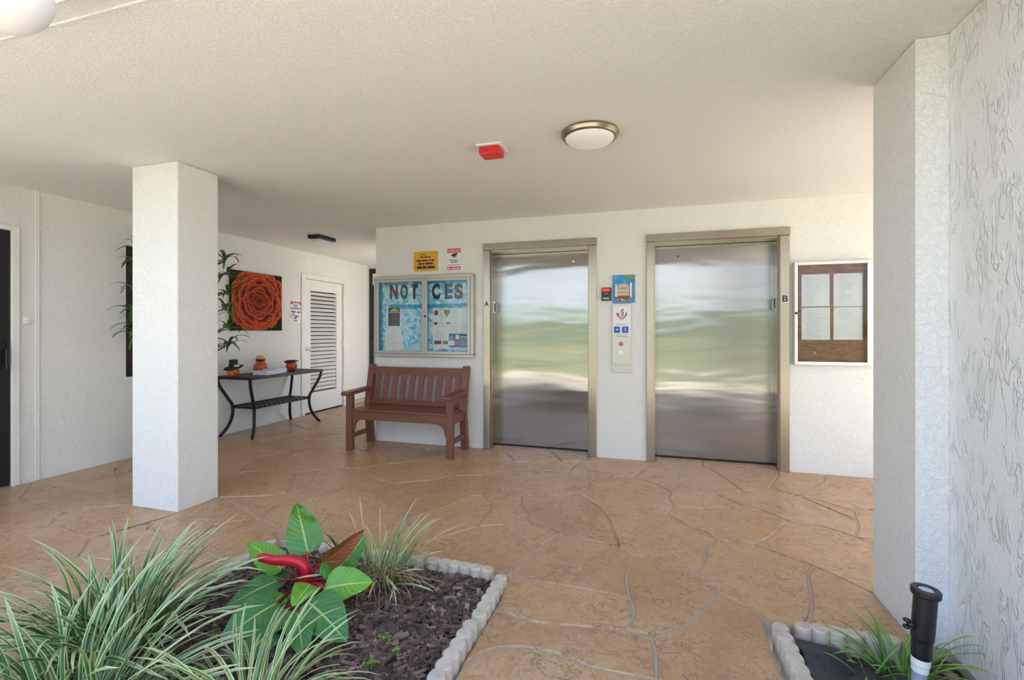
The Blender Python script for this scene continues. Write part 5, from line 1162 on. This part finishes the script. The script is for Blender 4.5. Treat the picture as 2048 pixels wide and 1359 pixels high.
bl = thing('corridor_light', (-4.06, 5.08, CEIL), 'black rectangular ceiling light in the corridor', 'ceiling light')
ob('housing', boxes([(-.09, .09, -.16, .16, -.045, 0)], .004), M_BLACK, bl)
ob('diffuser', boxes([(-.068, .068, -.125, .125, -.085, -.0445)], .012, 2), mat('pale_diffuser', (0.85, 0.83, 0.84), .4), bl)  # plain pale colour, no emission

gl = thing('globe_light', (-1.95, 1.17, 2.60), 'white globe lamp on a bracket at the top left corner', 'globe lamp')
ob('wall_rose', boxes([(-.05, .05, -.02, 0, -.06, .06)], .004), M_SIGNW, gl)
bm = bmesh.new(); tube(bm, smooth_path([(0, -.01, 0), (0, -.13, .01), (0, -.21, -.03), (0, -.22, -.13)], 5), .014, 10)
ob('bracket_arm', bm, M_SIGNW, gl, smooth=True)
bm = bmesh.new(); bmesh.ops.create_uvsphere(bm, u_segments=32, v_segments=20, radius=.125, matrix=Matrix.Translation((0, -.22, -.255)))
ob('globe', bm, M_OPAL, gl, smooth=True)

# low pipe at the foot of the left wall beyond the louvred door
bm = bmesh.new(); tube(bm, [(XL + .03, 7.0, .06), (XL + .03, 7.45, .055), (XL + .03, 7.56, .055)], .012, 8)
tagk(ob('wall_pipe', bm, mat('grey_pipe', (.45, .42, .38), .6), smooth=True), 'thin grey pipe along the wall foot beyond the louvred door', 'pipe')

# ------------------------------------------------------------------ planting beds: edging blocks
def f_block(k, b):
    v = k.coord('Object')
    n = k.noise(v, 18, 5, .65)
    oi = k.n('ShaderNodeObjectInfo')
    c1 = k.mix(oi.outputs['Random'], (0.60, 0.515, 0.43), (0.67, 0.57, 0.47))
    c = k.mix(k.ramp(n, [(.40, (0, 0, 0)), (.75, (1, 1, 1))]), c1, (0.45, 0.375, 0.31))
    k.t.links.new(c, b.inputs['Base Color'])
    bump(k, b, k.noise(v, 90, 4, .65), .5, .003)
M_BLOCK = mat('weathered_concrete', rough=.9, build=f_block)
def block_mesh(nl=6, r=.034, sp=.0625):
    pts = []
    for side in (-1, 1):
        idx = range(nl) if side < 0 else range(nl - 1, -1, -1)
        for i in idx:
            xc = (i - (nl - 1) / 2) * sp
            lo, hi = (math.radians(205), math.radians(335)) if side < 0 else (math.radians(25), math.radians(155))
            if side < 0 and i == 0: lo = math.radians(180)
            if side < 0 and i == nl - 1: hi = math.radians(360)
            if side > 0 and i == nl - 1: lo = math.radians(0)
            if side > 0 and i == 0: hi = math.radians(179)
            for k in range(6):
                a = lo + (hi - lo) * k / 5
                pts.append((xc + r * math.cos(a), r * math.sin(a)))
    out = []
    for p in pts:
        if not out or math.dist(p, out[-1]) > .002:
            out.append(p)
    bm = bmesh.new()
    rings = []
    for z, s in ((-.12, 1), (.026, 1), (.036, .96), (.041, .84)):
        rings.append([bm.verts.new((x * (1 - (1 - s) * .12), y * s, z)) for x, y in out])
    for a, b in zip(rings, rings[1:]):
        for i in range(len(a)):
            j = (i + 1) % len(a)
            bm.faces.new((a[i], a[j], b[j], b[i]))
    bm.faces.new(rings[-1])
    bmesh.ops.recalc_face_normals(bm, faces=bm.faces)
    me = bpy.data.meshes.new('edging_block')
    bm.to_mesh(me); bm.free()
    me.materials.append(M_BLOCK)
    return me
BLK = block_mesh()
def block(x, y, rz, label, group, dz=0.0, tilt=0.0):
    o = link('edging_block', BLK)
    o.location = (x, y, dz)
    o.rotation_euler = (tilt, 0, rz)
    tagk(o, label, 'edging block', group)
G1, G2 = 'scalloped edging blocks round the big planting bed', 'scalloped edging blocks round the small corner bed'
hp = math.pi / 2
block(-.738, 2.105, hp + .01, 'scalloped edging block at the far right corner of the big planting bed', G1)
block(-.742, 1.69, hp - .015, 'scalloped edging block next along the right side of the big bed', G1, .012, .04)
block(-.736, 1.27, hp, 'nearest scalloped edging block on the right side of the big bed', G1)
block(-.985, 2.318, -.02, 'grey weathered edging block along the back of the big bed, right end', G1, .006)
block(-1.395, 2.322, .015, 'edging block along the back of the big bed behind the striped grass', G1)
block(-1.80, 2.315, -.01, 'edging block along the back of the big bed behind the upright leaf', G1)
block(-2.165, 2.10, hp, 'edging block on the left side of the big bed, far end', G1, -.004)
block(-2.162, 1.685, hp + .01, 'edging block on the left side of the big bed beside the grass clump', G1)
block(-2.165, 1.27, hp, 'edging block on the left side of the big bed under the grass clump', G1)
block(.513, 2.06, hp + .02, 'scalloped edging block on the left side of the small corner bed', G2, .002, -.03)
block(.508, 1.64, hp, 'nearest scalloped edging block of the small corner bed', G2)
block(.76, 2.262, .02, 'scalloped edging block along the back of the small corner bed', G2)

# ------------------------------------------------------------------ soil and bark mulch
def f_soil(k, b):
    n = k.noise(k.coord('Object'), 30, 5, .7)
    k.t.links.new(k.ramp(n, [(.3, (0.012, 0.009, 0.008)), (.7, (0.05, 0.034, 0.028))]), b.inputs['Base Color'])
    bump(k, b, n, .8, .01)
M_SOIL = mat('dark_soil', rough=.95, build=f_soil)
def soil(name, x0, x1, y0, y1, zf, label):
    bm = bmesh.new(); n = 26
    g = [[bm.verts.new((x0 + (x1 - x0) * i / n, y0 + (y1 - y0) * j / n, zf(i / n, j / n))) for j in range(n + 1)] for i in range(n + 1)]
    for i in range(n):
        for j in range(n):
            bm.faces.new((g[i][j], g[i + 1][j], g[i + 1][j + 1], g[i][j + 1]))
    # skirt so the bed has depth
    rim = [g[i][0] for i in range(n + 1)] + [g[n][j] for j in range(1, n + 1)] + [g[i][n] for i in range(n - 1, -1, -1)] + [g[0][j] for j in range(n - 1, 0, -1)]
    low = [bm.verts.new((v.co.x, v.co.y, -.13)) for v in rim]
    for i in range(len(rim)):
        j = (i + 1) % len(rim)
        bm.faces.new((rim[i], rim[j], low[j], low[i]))
    o = ob(name, bm, M_SOIL, smooth=True)
    tagk(o, label, 'soil', kind='structure')
    return o
rs = random.Random(5)
def bedz(u, v):
    return -.012 + .045 * (math.sin(math.pi * min(max(u, 0), 1)) * math.sin(math.pi * min(max(v, 0), 1))) ** .6 + .006 * math.sin(u * 19 + v * 7) * math.sin(v * 23)
BI = (-2.13, -.772, .62, 2.285)
soil('bed_soil', *BI, bedz, 'dark soil of the big planting bed')
soil('corner_bed_soil', .548, 1.138, .92, 2.305, lambda u, v: -.045 + .012 * math.sin(u * 9) * math.sin(v * 13), 'dark soil of the small corner bed')
def f_bark(k, b):
    g = k.n('ShaderNodeNewGeometry')
    c = k.ramp(g.outputs['Random Per Island'], [(0, (0.055, 0.030, 0.024)), (.45, (0.140, 0.080, 0.064)), (.8, (0.225, 0.130, 0.102)), (.95, (0.33, 0.21, 0.16)), (1.0, (0.40, 0.33, 0.28))])
    n = k.noise(k.coord('Object', (1, 1, 1)), 120, 3, .6)
    k.t.links.new(k.mix(k.math('MULTIPLY', n, .6), c, (0.04, 0.026, 0.022)), b.inputs['Base Color'])
M_BARK = mat('bark_chip', rough=.8, build=f_bark)
def chips(n, rect, zf, seed):
    q = random.Random(seed)
    vs, fs = [], []
    for _ in range(n):
        u, v = q.random(), q.random()
        x, y = rect[0] + (rect[1] - rect[0]) * u, rect[2] + (rect[3] - rect[2]) * v
        l, w, h = q.uniform(.010, .040), q.uniform(.004, .013), q.uniform(.002, .006)
        R = Matrix.Rotation(q.uniform(0, 6.28), 3, 'Z') @ Matrix.Rotation(q.uniform(-.45, .45), 3, 'X') @ Matrix.Rotation(q.uniform(-.35, .35), 3, 'Y')
        c = Vector((x, y, zf(u, v) + q.uniform(.002, .014)))
        k = len(vs)
        for sz in (-1, 1):
            for sx, sy in ((-1, -1), (1, -1), (1, 1), (-1, 1)):
                vs.append(c + R @ Vector((sx * l * q.uniform(.75, 1), sy * w * q.uniform(.5, 1), sz * h * q.uniform(.6, 1.2))))
        for f in ((3, 2, 1, 0), (4, 5, 6, 7), (0, 1, 5, 4), (1, 2, 6, 5), (2, 3, 7, 6), (3, 0, 4, 7)):
            fs.append([k + i for i in f])
    me = bpy.data.meshes.new('bark_mulch')
    me.from_pydata([tuple(v) for v in vs], [], fs)
    me.materials.append(M_BARK)
    return me
tagk(link('bark_mulch', chips(9000, BI, bedz, 21)), 'dark brown bark mulch covering the big planting bed', 'mulch', kind='stuff')
tagk(link('bark_mulch', chips(500, (.56, 1.12, 1.6, 2.21), lambda u, v: -.045, 22)), 'dark bark scraps on the soil of the small corner bed', 'mulch', kind='stuff')

# ------------------------------------------------------------------ striped grass clumps
def blade_material(name, mid, edge, tipc):
    def f(k, b):
        s = k.n('ShaderNodeSeparateXYZ', {0: k.n('ShaderNodeUVMap').outputs[0]})
        oi = k.n('ShaderNodeObjectInfo').outputs['Random']
        off = k.math('ABSOLUTE', k.math('SUBTRACT', s.outputs[0], .5))
        st = k.ramp(k.math('ADD', off, k.math('MULTIPLY', k.math('SUBTRACT', oi, .5), .22)), [(.27, (0, 0, 0)), (.36, (1, 1, 1))])
        m2 = k.mix(oi, tuple(x * .7 for x in mid), tuple(x * 1.25 for x in mid))
        c = k.mix(st, m2, edge)
        c = k.mix(k.ramp(s.outputs[1], [(.62, (0, 0, 0)), (1.0, (.75, .75, .75))]), c, tipc)
        k.t.links.new(c, b.inputs['Base Color'])
        b.inputs['Subsurface Weight'].default_value = 0.0
    return mat(name, rough=.42, build=f)
M_STRIPE = blade_material('striped_blade', (0.055, 0.165, 0.035), (0.52, 0.57, 0.28), (0.60, 0.60, 0.36))
M_STRIPE2 = blade_material('pale_striped_blade', (0.13, 0.24, 0.055), (0.62, 0.63, 0.32), (0.64, 0.58, 0.33))
M_GREENB = blade_material('green_blade', (0.11, 0.27, 0.045), (0.22, 0.40, 0.08), (0.30, 0.46, 0.10))
M_PALM = blade_material('dark_leaf', (0.045, 0.12, 0.025), (0.07, 0.17, 0.04), (0.10, 0.20, 0.05))
def blade_mesh(name, m, e0, droop, length, width, power=1.5, seg=9, floor_z=None, taper=.45, side=0.0):
    bm = bmesh.new(); uvl = bm.loops.layers.uv.new('UVMap')
    x = z = 0.0
    rows = []
    for i in range(seg + 1):
        t = i / seg
        a = e0 - droop * t ** power
        w = width * (min(1, .45 + t * 2.2)) * (1 - t ** 2.2) ** taper * .5
        nx, nz = -math.sin(a), math.cos(a)
        fold = .35
        ys = side * t * t * length; tw = side * 1.6 * t * w
        rows.append([(x, ys - w, z - tw), (x - nx * w * fold, ys, z - nz * w * fold), (x, ys + w, z + tw)])
        x += math.cos(a) * length / seg
        z += math.sin(a) * length / seg
        if floor_z is not None and z < floor_z:
            z = floor_z
    vr = [[bm.verts.new(p) for p in r] for r in rows]
    for i in range(seg):
        for j in (0, 1):
            f = bm.faces.new((vr[i][j], vr[i][j + 1], vr[i + 1][j + 1], vr[i + 1][j]))
            for l, (uu, vv) in zip(f.loops, ((j / 2, i / seg), ((j + 1) / 2, i / seg), ((j + 1) / 2, (i + 1) / seg), (j / 2, (i + 1) / seg))):
                l[uvl].uv = (uu, vv)
    me = bpy.data.meshes.new(name)
    bm.to_mesh(me); bm.free()
    me.materials.append(m)
    for p in me.polygons:
        p.use_smooth = True
    return me
def blade_set(m, seed, width, length=.5):
    q = random.Random(seed)
    o = []
    for k in range(26):
        f = k / 25
        e0 = math.radians(26 + 60 * f + q.uniform(-5, 5))
        droop = math.radians(q.uniform(25, 85) if f > .6 else q.uniform(50, 100))
        o.append(blade_mesh('blade', m, e0, droop, length * q.uniform(.85, 1.1), width * q.uniform(.8, 1.15), q.uniform(1.1, 2.6), floor_z=.012, side=q.uniform(-.38, .38)))
    return o
SETA = blade_set(M_STRIPE, 31, .0185, .50)
SETB = blade_set(M_STRIPE2, 32, .0135, .42)
SETC = [blade_mesh('blade', M_STRIPE2, math.radians(q_), math.radians(d_), .42, .0135, 1.1, floor_z=.02) for q_, d_ in ((72, 120), (65, 105), (60, 95), (55, 90), (48, 80), (40, 75), (35, 60), (78, 100), (68, 70))]
SETG = blade_set(M_GREENB, 33, .016, .30)
def clump(c, n, sets, label, rad, seed, smin=.7, smax=1.15, bias=None, group='striped grass clumps in the big bed'):
    q = random.Random(seed)
    t = thing('ornamental_grass', c, label, 'grass plant', group=group)
    for _ in range(n):
        a = q.uniform(0, 2 * math.pi)
        if bias is not None and q.random() < .45:
            a = bias + q.gauss(0, .8)
        r = rad * math.sqrt(q.random())
        o = link('blade', q.choice(sets), t)
        o.location = (r * math.cos(a + q.uniform(-.6, .6)), r * math.sin(a + q.uniform(-.6, .6)), -.01)
        s = q.uniform(smin, smax)
        o.scale = (s, s * q.uniform(.85, 1.1), s)
        o.rotation_euler = (q.uniform(-.25, .25), q.uniform(-.12, .12), a)
    return t
clump((-2.06, 1.34, .02), 210, SETA, 'largest striped grass clump at the left of the planting bed', .14, 41, .7, 1.12)
clump((-1.76, 1.02, .02), 130, SETA, 'striped grass clump cut off by the bottom left of the picture', .13, 42, .7, 1.1)
clump((-1.24, 1.20, .03), 105, SETC, 'pale striped grass clump in front of the red-stalked plant', .09, 43, .6, 1.05)
gb = clump((-1.30, 2.08, .03), 80, SETB, 'pale striped grass clump with bare roots behind the red-stalked plant', .085, 44, .52, .96)
clump((-1.60, 2.20, .02), 9, SETB, 'few thin upright grass blades behind the upright leaf', .03, 45, .7, .95)
q = random.Random(9)
bm = bmesh.new()
for i in range(30):
    a = q.uniform(-2.6, .5); r = q.uniform(.12, .34)
    p0 = Vector((q.uniform(-.05, .05), q.uniform(-.04, .04), .05))
    p2 = Vector((math.cos(a) * r, math.sin(a) * r, .015))
    p1 = p0.lerp(p2, .5) + Vector((q.uniform(-.05, .05), q.uniform(-.05, .05), q.uniform(.02, .06)))
    tube(bm, smooth_path([p0, p1, p2], 5), .0022, 4)
ob('root_strands', bm, mat('tan_roots', (0.33, 0.21, 0.12), .8), gb)['kind'] = 'stuff'

# ------------------------------------------------------------------ red-stalked philodendron
def f_leaf(col, vein):
    def f(k, b):
        s = k.n('ShaderNodeSeparateXYZ', {0: k.n('ShaderNodeUVMap').outputs[0]})
        off = k.math('ABSOLUTE', k.math('SUBTRACT', s.outputs[0], .5))
        w = k.n('ShaderNodeMath', {0: k.math('MULTIPLY', k.math('ADD', s.outputs[1], k.math('MULTIPLY', off, -.55)), 62.0)}, operation='SINE').outputs[0]
        c = k.mix(k.ramp(w, [(.0, (0, 0, 0)), (1.0, (.35, .35, .35))]), col, tuple(min(1, x * 1.7) for x in col))
        c = k.mix(k.noise(k.coord('Object'), 14, 3), c, tuple(x * .7 for x in col))
        c = k.mix(k.ramp(off, [(.010, (1, 1, 1)), (.030, (0, 0, 0))]), c, vein)
        k.t.links.new(c, b.inputs['Base Color'])
        bump(k, b, w, .25, .002)
    return f
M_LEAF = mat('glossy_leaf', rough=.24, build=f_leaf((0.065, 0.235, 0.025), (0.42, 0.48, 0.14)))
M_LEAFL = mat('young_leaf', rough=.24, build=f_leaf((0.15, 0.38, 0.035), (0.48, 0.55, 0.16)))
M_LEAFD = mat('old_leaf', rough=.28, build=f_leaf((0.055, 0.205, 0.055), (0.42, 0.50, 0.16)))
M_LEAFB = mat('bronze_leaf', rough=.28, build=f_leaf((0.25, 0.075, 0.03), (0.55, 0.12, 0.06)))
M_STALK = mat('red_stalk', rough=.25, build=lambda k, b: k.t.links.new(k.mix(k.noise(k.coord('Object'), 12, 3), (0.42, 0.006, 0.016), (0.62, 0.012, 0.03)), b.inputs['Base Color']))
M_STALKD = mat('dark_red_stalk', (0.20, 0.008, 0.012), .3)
PB = Vector((-1.575, 1.86, .035))
ph = thing('philodendron', PB, 'broad-leaved plant with glossy green leaves and bright red stalks', 'plant')
def leaf_obj(base, tip, nrm, width, m, label=None, curl=.0, fold=.12, cup=0.0, sharp=.62, petiole=None, pm=None):
    base, tip = Vector(base) - PB, Vector(tip) - PB
    ax = tip - base
    nrm = Vector(nrm); nrm = (nrm - ax * (nrm.dot(ax) / ax.length_squared)).normalized()
    side = ax.normalized().cross(nrm)
    bm = bmesh.new(); uvl = bm.loops.layers.uv.new('UVMap')
    nv, nu = 14, 8
    g = []
    for i in range(nv + 1):
        v = i / nv
        w = width * .5 * (math.sin(math.pi * v ** sharp) ** .75 if 0 < v < 1 else 0.0) + .001
        r = []
        for j in range(nu + 1):
            u = -1 + 2 * j / nu
            p = base + ax * v + side * u * w + nrm * (curl * math.sin(math.pi * v) * ax.length + abs(u) * w * fold + u * u * w * cup)
            p += nrm * .004 * math.sin(v * 17 + u * 3) * abs(u) - ax.normalized() * (abs(u) ** 2 * .18 * w * (1 - v))
            r.append(bm.verts.new(p))
        g.append(r)
    for i in range(nv):
        for j in range(nu):
            f = bm.faces.new((g[i][j], g[i][j + 1], g[i + 1][j + 1], g[i + 1][j]))
            for l, (a, b) in zip(f.loops, ((j, i), (j + 1, i), (j + 1, i + 1), (j, i + 1))):
                l[uvl].uv = (a / nu, b / nv)
    o = ob('leaf', bm, m, ph, smooth=True)
    if label:
        o['label'] = label
    if petiole is not None:
        bm = bmesh.new()
        st = Vector(petiole) - PB
        midp = st.lerp(base, .5) + Vector((0, 0, .02))
        tube(bm, smooth_path([st, midp, base + ax * .03], 5), [.0085] * 6 + [.006] * 5, 8)
        ob('petiole', bm, pm or M_STALK, o, smooth=True)
    return o
CAMP = Vector((0, 0, CAMZ))
def L3(px, py, Y):
    return onY(px, py, Y) if Y > 1 else onZ(px, py, Y)
c0 = PB + Vector((0, 0, .03))
VIEW = Vector((.55, -.62, .55))
leaf_obj(L3(616, 1107, 1.90), L3(592, 1006, 1.92), (.55, -.75, .25), .165, M_LEAF, 'upright glossy leaf', -.10, .10, petiole=c0)
leaf_obj(L3(566, 1140, .12), L3(496, 1084, .20), (.3, -.45, .8), .125, M_LEAFL, None, .05, .1, petiole=c0, pm=M_STALKD)
leaf_obj(L3(640, 1128, 1.86), L3(729, 1057, 1.88), (.35, -.75, -.2), .095, M_LEAFB, 'bronze young leaf', .06, .55, petiole=c0)
leaf_obj(L3(652, 1160, .15), L3(730, 1070, .27), (.15, -.75, .62), .150, M_LEAF, None, -.06, .22, petiole=c0, pm=M_STALKD)
leaf_obj(L3(648, 1176, .14), L3(746, 1164, .17), (.1, -.55, .85), .165, M_LEAFL, 'broad bright green leaf', .05, .10, petiole=c0)
leaf_obj(L3(622, 1168, .14), L3(584, 1214, .13), (.3, -.6, .7), .115, M_LEAFL, 'small yellow-green leaf', .05, .10, sharp=.5)
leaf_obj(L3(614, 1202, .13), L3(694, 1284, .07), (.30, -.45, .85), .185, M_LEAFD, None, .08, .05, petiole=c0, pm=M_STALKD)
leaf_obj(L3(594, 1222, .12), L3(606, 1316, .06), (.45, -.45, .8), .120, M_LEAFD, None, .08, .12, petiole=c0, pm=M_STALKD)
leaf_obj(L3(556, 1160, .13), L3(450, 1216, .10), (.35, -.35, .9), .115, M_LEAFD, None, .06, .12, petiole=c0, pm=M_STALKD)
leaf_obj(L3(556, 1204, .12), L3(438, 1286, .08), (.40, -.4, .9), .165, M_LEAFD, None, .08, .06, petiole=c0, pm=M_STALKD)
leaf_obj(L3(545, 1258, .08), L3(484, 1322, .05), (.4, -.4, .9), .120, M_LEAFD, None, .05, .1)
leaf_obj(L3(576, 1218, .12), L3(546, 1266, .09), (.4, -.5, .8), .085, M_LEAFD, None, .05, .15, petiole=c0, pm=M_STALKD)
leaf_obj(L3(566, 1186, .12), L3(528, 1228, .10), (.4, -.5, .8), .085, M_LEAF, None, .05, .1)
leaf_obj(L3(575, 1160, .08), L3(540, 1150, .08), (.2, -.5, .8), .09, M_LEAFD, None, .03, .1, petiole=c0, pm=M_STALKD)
# thick rolled red shoot bending to the left
bm = bmesh.new()
pp_ = [L3(612, 1178, 1.84), L3(612, 1146, 1.84), L3(604, 1127, 1.835), L3(580, 1120, 1.825), L3(548, 1119, 1.815), L3(516, 1112, 1.80)]
sp_ = [p - PB for p in smooth_path(pp_, 5)]
n_ = len(sp_)
tube(bm, sp_, [.015 + .010 * math.sin(math.pi * min(1, .15 + .75 * i / n_)) - (.010 if i > n_ - 2 else 0) for i in range(n_)], 12)
o = ob('red_shoot', bm, M_STALK, ph, smooth=True); o['label'] = 'thick bright red rolled shoot'
bm = bmesh.new()
tube(bm, [Vector((0, 0, -.02)), Vector((.005, -.005, .05)), Vector((.0, 0, .09))], [.03, .026, .012], 10)
ob('stem', bm, M_STALKD, ph, smooth=True)

# ------------------------------------------------------------------ tiny weeds in the mulch
M_WEED = mat('weed_green', (0.16, 0.36, 0.05), .5)
def weed(px, py, label, n=6, s=.011, seed=1):
    q = random.Random(seed)
    c = onZ(px, py, .03)
    bm = bmesh.new()
    for _ in range(n):
        u, v = q.uniform(-.025, .025), q.uniform(-.025, .025)
        z = q.uniform(.008, .03)
        tube(bm, [(u * .3, v * .3, -.008), (u, v, z)], .0009, 3)
        for k in range(3):
            a = k * 2.1 + q.random()
            e = [(u + math.cos(a + b) * s * r, v + math.sin(a + b) * s * r, z + .002 * r) for b, r in ((0, 0), (-.6, .7), (0, 1.0), (.6, .7))]
            bm.faces.new([bm.verts.new(p) for p in e])
    o = ob('weed_seedling', bm, M_WEED)
    o.location = c
    tagk(o, label, 'weed', 'tiny weeds in the mulch')
for i, (px, py, lab) in enumerate(((770, 1282, 'tiny weed seedling on open mulch nearest the right edging'), (742, 1335, 'tiny weed seedling low in the mulch by the bottom edge'), (470, 1160, 'tiny weed seedling between big grass and red-stalked plant'), (512, 1152, 'tiny weed seedling left of the red shoot'), (428, 1270, 'tiny weed seedling left of the lowest broad leaves'), (800, 1308, 'yellowish weed seedling on the mulch below the others'))):
    weed(px, py, lab, seed=50 + i)

# ------------------------------------------------------------------ small corner bed: fabric, stones, plant, lamp
bm = bmesh.new()
n = 30
q = random.Random(4)
pts = [(.556, 2.215), (.93, 2.12), (.95, 1.55), (.556, 1.50)]
g = []
for i in range(n + 1):
    r = []
    for j in range(n + 1):
        u, v = i / n, j / n
        a = Vector(pts[0]).lerp(Vector(pts[1]), u ** 1.0); b = Vector(pts[3]).lerp(Vector(pts[2]), u)
        p = a.lerp(b, v)
        z = -.006 + .028 * math.sin(u * 7 + 3 * math.sin(v * 4)) * math.sin(v * 9 + u * 3) + .016 * math.sin((u + v) * 21) * u + .05 * max(0, .25 - u) * (1 - v)
        r.append(bm.verts.new((p.x, p.y, max(z, -.032))))
    g.append(r)
for i in range(n):
    for j in range(n):
        bm.faces.new((g[i][j], g[i + 1][j], g[i + 1][j + 1], g[i][j + 1]))
def f_fab(k, b):
    n_ = k.noise(k.coord('Object'), 26, 5, .7, 1.0)
    k.t.links.new(k.ramp(n_, [(.35, (0.018, 0.019, 0.023)), (.68, (0.06, 0.062, 0.072)), (.80, (0.09, 0.06, 0.05))]), b.inputs['Base Color'])
    bump(k, b, k.noise(k.coord('Object', (1, 3, 1)), 60, 4, .6), .6, .004)
o = ob('landscape_fabric', bm, mat('black_fabric', rough=.6, build=f_fab), smooth=True)
tagk(o, 'crumpled black landscape fabric in the small corner bed', 'fabric')
M_PEB = mat('brown_pebble', (0.34, 0.20, 0.13), .7)
M_PEBW = mat('white_pebble', (0.62, 0.60, 0.58), .7)
def pebble(x, y, z, r, m, label, seed):
    q = random.Random(seed)
    bm = bmesh.new(); bmesh.ops.create_icosphere(bm, subdivisions=2, radius=r)
    for v in bm.verts:
        v.co = Vector((v.co.x * 1.25, v.co.y * .95, v.co.z * .7)) * (1 + .12 * math.sin(v.co.x * 150 + seed) * math.cos(v.co.y * 120))
    o = ob('pebble', bm, m, smooth=True)
    o.location = (x, y, z); o.rotation_euler = (0, 0, q.uniform(0, 3))
    tagk(o, label, 'stone', 'stones in the small corner bed')
c = onZ(1665, 1295, -.02); pebble(c.x, c.y, -.024, .026, M_PEB, 'largest brown stone beside the black fabric', 1)
c = onZ(1640, 1278, -.02); pebble(c.x, c.y, -.026, .017, M_PEB, 'small brown stone near the back edging of the corner bed', 2)
c = onZ(1770, 1308, -.02); pebble(c.x, c.y, -.026, .018, M_PEB, 'reddish stone beside the green plant of the corner bed', 3)
c = onZ(1660, 1288, -.02); pebble(c.x + .03, c.y + .035, -.03, .013, M_PEBW, 'small white stone behind the largest brown stone', 4)
c = onZ(1890, 1345, -.02); pebble(1.08, c.y, -.028, .022, M_PEB, 'brown stone at the foot of the right wall', 5)
for k, (px, py) in enumerate(((1552, 1307), (1560, 1336), (1549, 1290))):
    c = onZ(px, py, -.03)
    pebble(.468, c.y, -.06, .009, M_PEBW, ('white chip in the gap beside the corner bed, middle', 'white chip in the gap beside the corner bed, nearest', 'white chip in the gap beside the corner bed, farthest')[k], 20 + k)
clump((.90, 2.13, -.04), 60, SETG, 'bright green strappy plant round the garden lamp', .06, 61, .5, 1.0, group='strappy plants in the small corner bed')
clump((.775, 2.10, -.04), 9, SETG, 'small light green shoot left of the garden lamp', .012, 62, .45, .65, group='strappy plants in the small corner bed')

M_LAMPB = mat('black_plastic', (0.014, 0.014, 0.016), .35)
M_PVC = mat('grey_pvc_pipe', (0.33, 0.36, 0.46), .3)
la = thing('garden_lamp', (.862, 1.95, -.045), 'black tubular garden lamp on a grey pipe in the small corner bed', 'garden lamp')
la.rotation_euler = (0.02, 0.055, 0)
bm = bmesh.new(); lathe(bm, [(.021, 0), (.021, .175), (0, .175)], 24)
ob('pipe', bm, M_PVC, la, smooth=False)
bm = bmesh.new(); lathe(bm, [(.0, .165), (.024, .165), (.025, .185), (.027, .190), (.027, .212), (0, .212)], 24)
ob('collar', bm, M_SIGNW, la)
bm = bmesh.new(); lathe(bm, [(0, .208), (.026, .208), (.029, .225), (.0295, .27), (.0325, .285), (.033, .428), (0, .428)], 32)
ob('barrel', bm, M_LAMPB, la)
bm = bmesh.new(); lathe(bm, [(.02, .427), (.040, .427), (.042, .432), (.042, .446), (.039, .450), (.026, .451), (.022, .446), (0, .445)], 32)
cp_ = ob('rim', bm, M_LAMPB, la)
bm = bmesh.new(); lathe(bm, [(0, .4455), (.0215, .4465), (0, .4475)], 24)
ob('lens', bm, mat('lamp_lens', (.55, .57, .6), .08), cp_)
bm = bmesh.new()
tube(bm, [(-.030, -.012, .322), (-.050, -.014, .326)], .009, 10)
for s in (-1, 1):
    lathe(bm, [(0, -.006), (.010, -.004), (.011, 0), (.010, .004), (0, .006)], 12, cen=(-.054, -.014, .326 + s * .011))
ob('thumb_screw', bm, M_LAMPB, la, smooth=True)

# ------------------------------------------------------------------ tall potted plant behind the column
pc = Vector((-4.42, 3.50, 0))
pt_ = thing('potted_plant', pc, 'tall potted plant with drooping narrow leaves behind the column', 'plant')
bm = bmesh.new(); lathe(bm, [(0, 0), (.13, 0), (.165, .28), (.175, .30), (.16, .31), (.15, .27), (0, .26)], 32)
ob('pot', bm, mat('dark_pot', (.05, .04, .035), .5), pt_, smooth=True)
rc = Vector((.958, .287, 0)); fc = Vector((-.287, .958, 0))
q = random.Random(77)
LV = [blade_mesh('leaf', M_PALM, math.radians(e), math.radians(dr), .30, .036, 1.1, 8, None, .6) for e, dr in ((70, 110), (55, 115), (40, 110), (25, 95), (5, 75), (-15, 60))]
heads = [(-.52, 2.00), (-.46, 2.10), (-.50, 1.70), (-.49, 1.50), (-.51, 1.36), (-.47, 1.25), (.42, 1.98), (.40, 1.86), (.44, 1.66), (.41, 1.50), (.45, 1.32), (.42, 1.16), (.0, 2.05), (.1, 1.7), (-.1, 1.5)]
for i, (r_, z) in enumerate(heads):
    hp_ = rc * r_ + fc * q.uniform(-.06, .08) + Vector((0, 0, z))
    bm = bmesh.new()
    tube(bm, smooth_path([Vector((q.uniform(-.04, .04), q.uniform(-.04, .04), .25)), Vector((hp_.x * .12, hp_.y * .12, z * .72)), Vector((hp_.x * .55, hp_.y * .55, z - .10)), hp_], 5), .007, 6)
    stem = ob('stem', bm, mat('brown_stem', (.16, .13, .06), .7), pt_, smooth=True)
    for k in range(11):
        a = k * 2.4 + q.uniform(-.3, .3)
        o = link('leaf', q.choice(LV), stem)
        o.location = hp_ + Vector((0, 0, -.012 * (k % 4)))
        s = q.uniform(.6, .95)
        if math.cos(a) < -.3 and r_ < 0:
            s *= .75
        o.scale = (s, s, s)
        o.rotation_euler = (q.uniform(-.2, .2), 0, a)
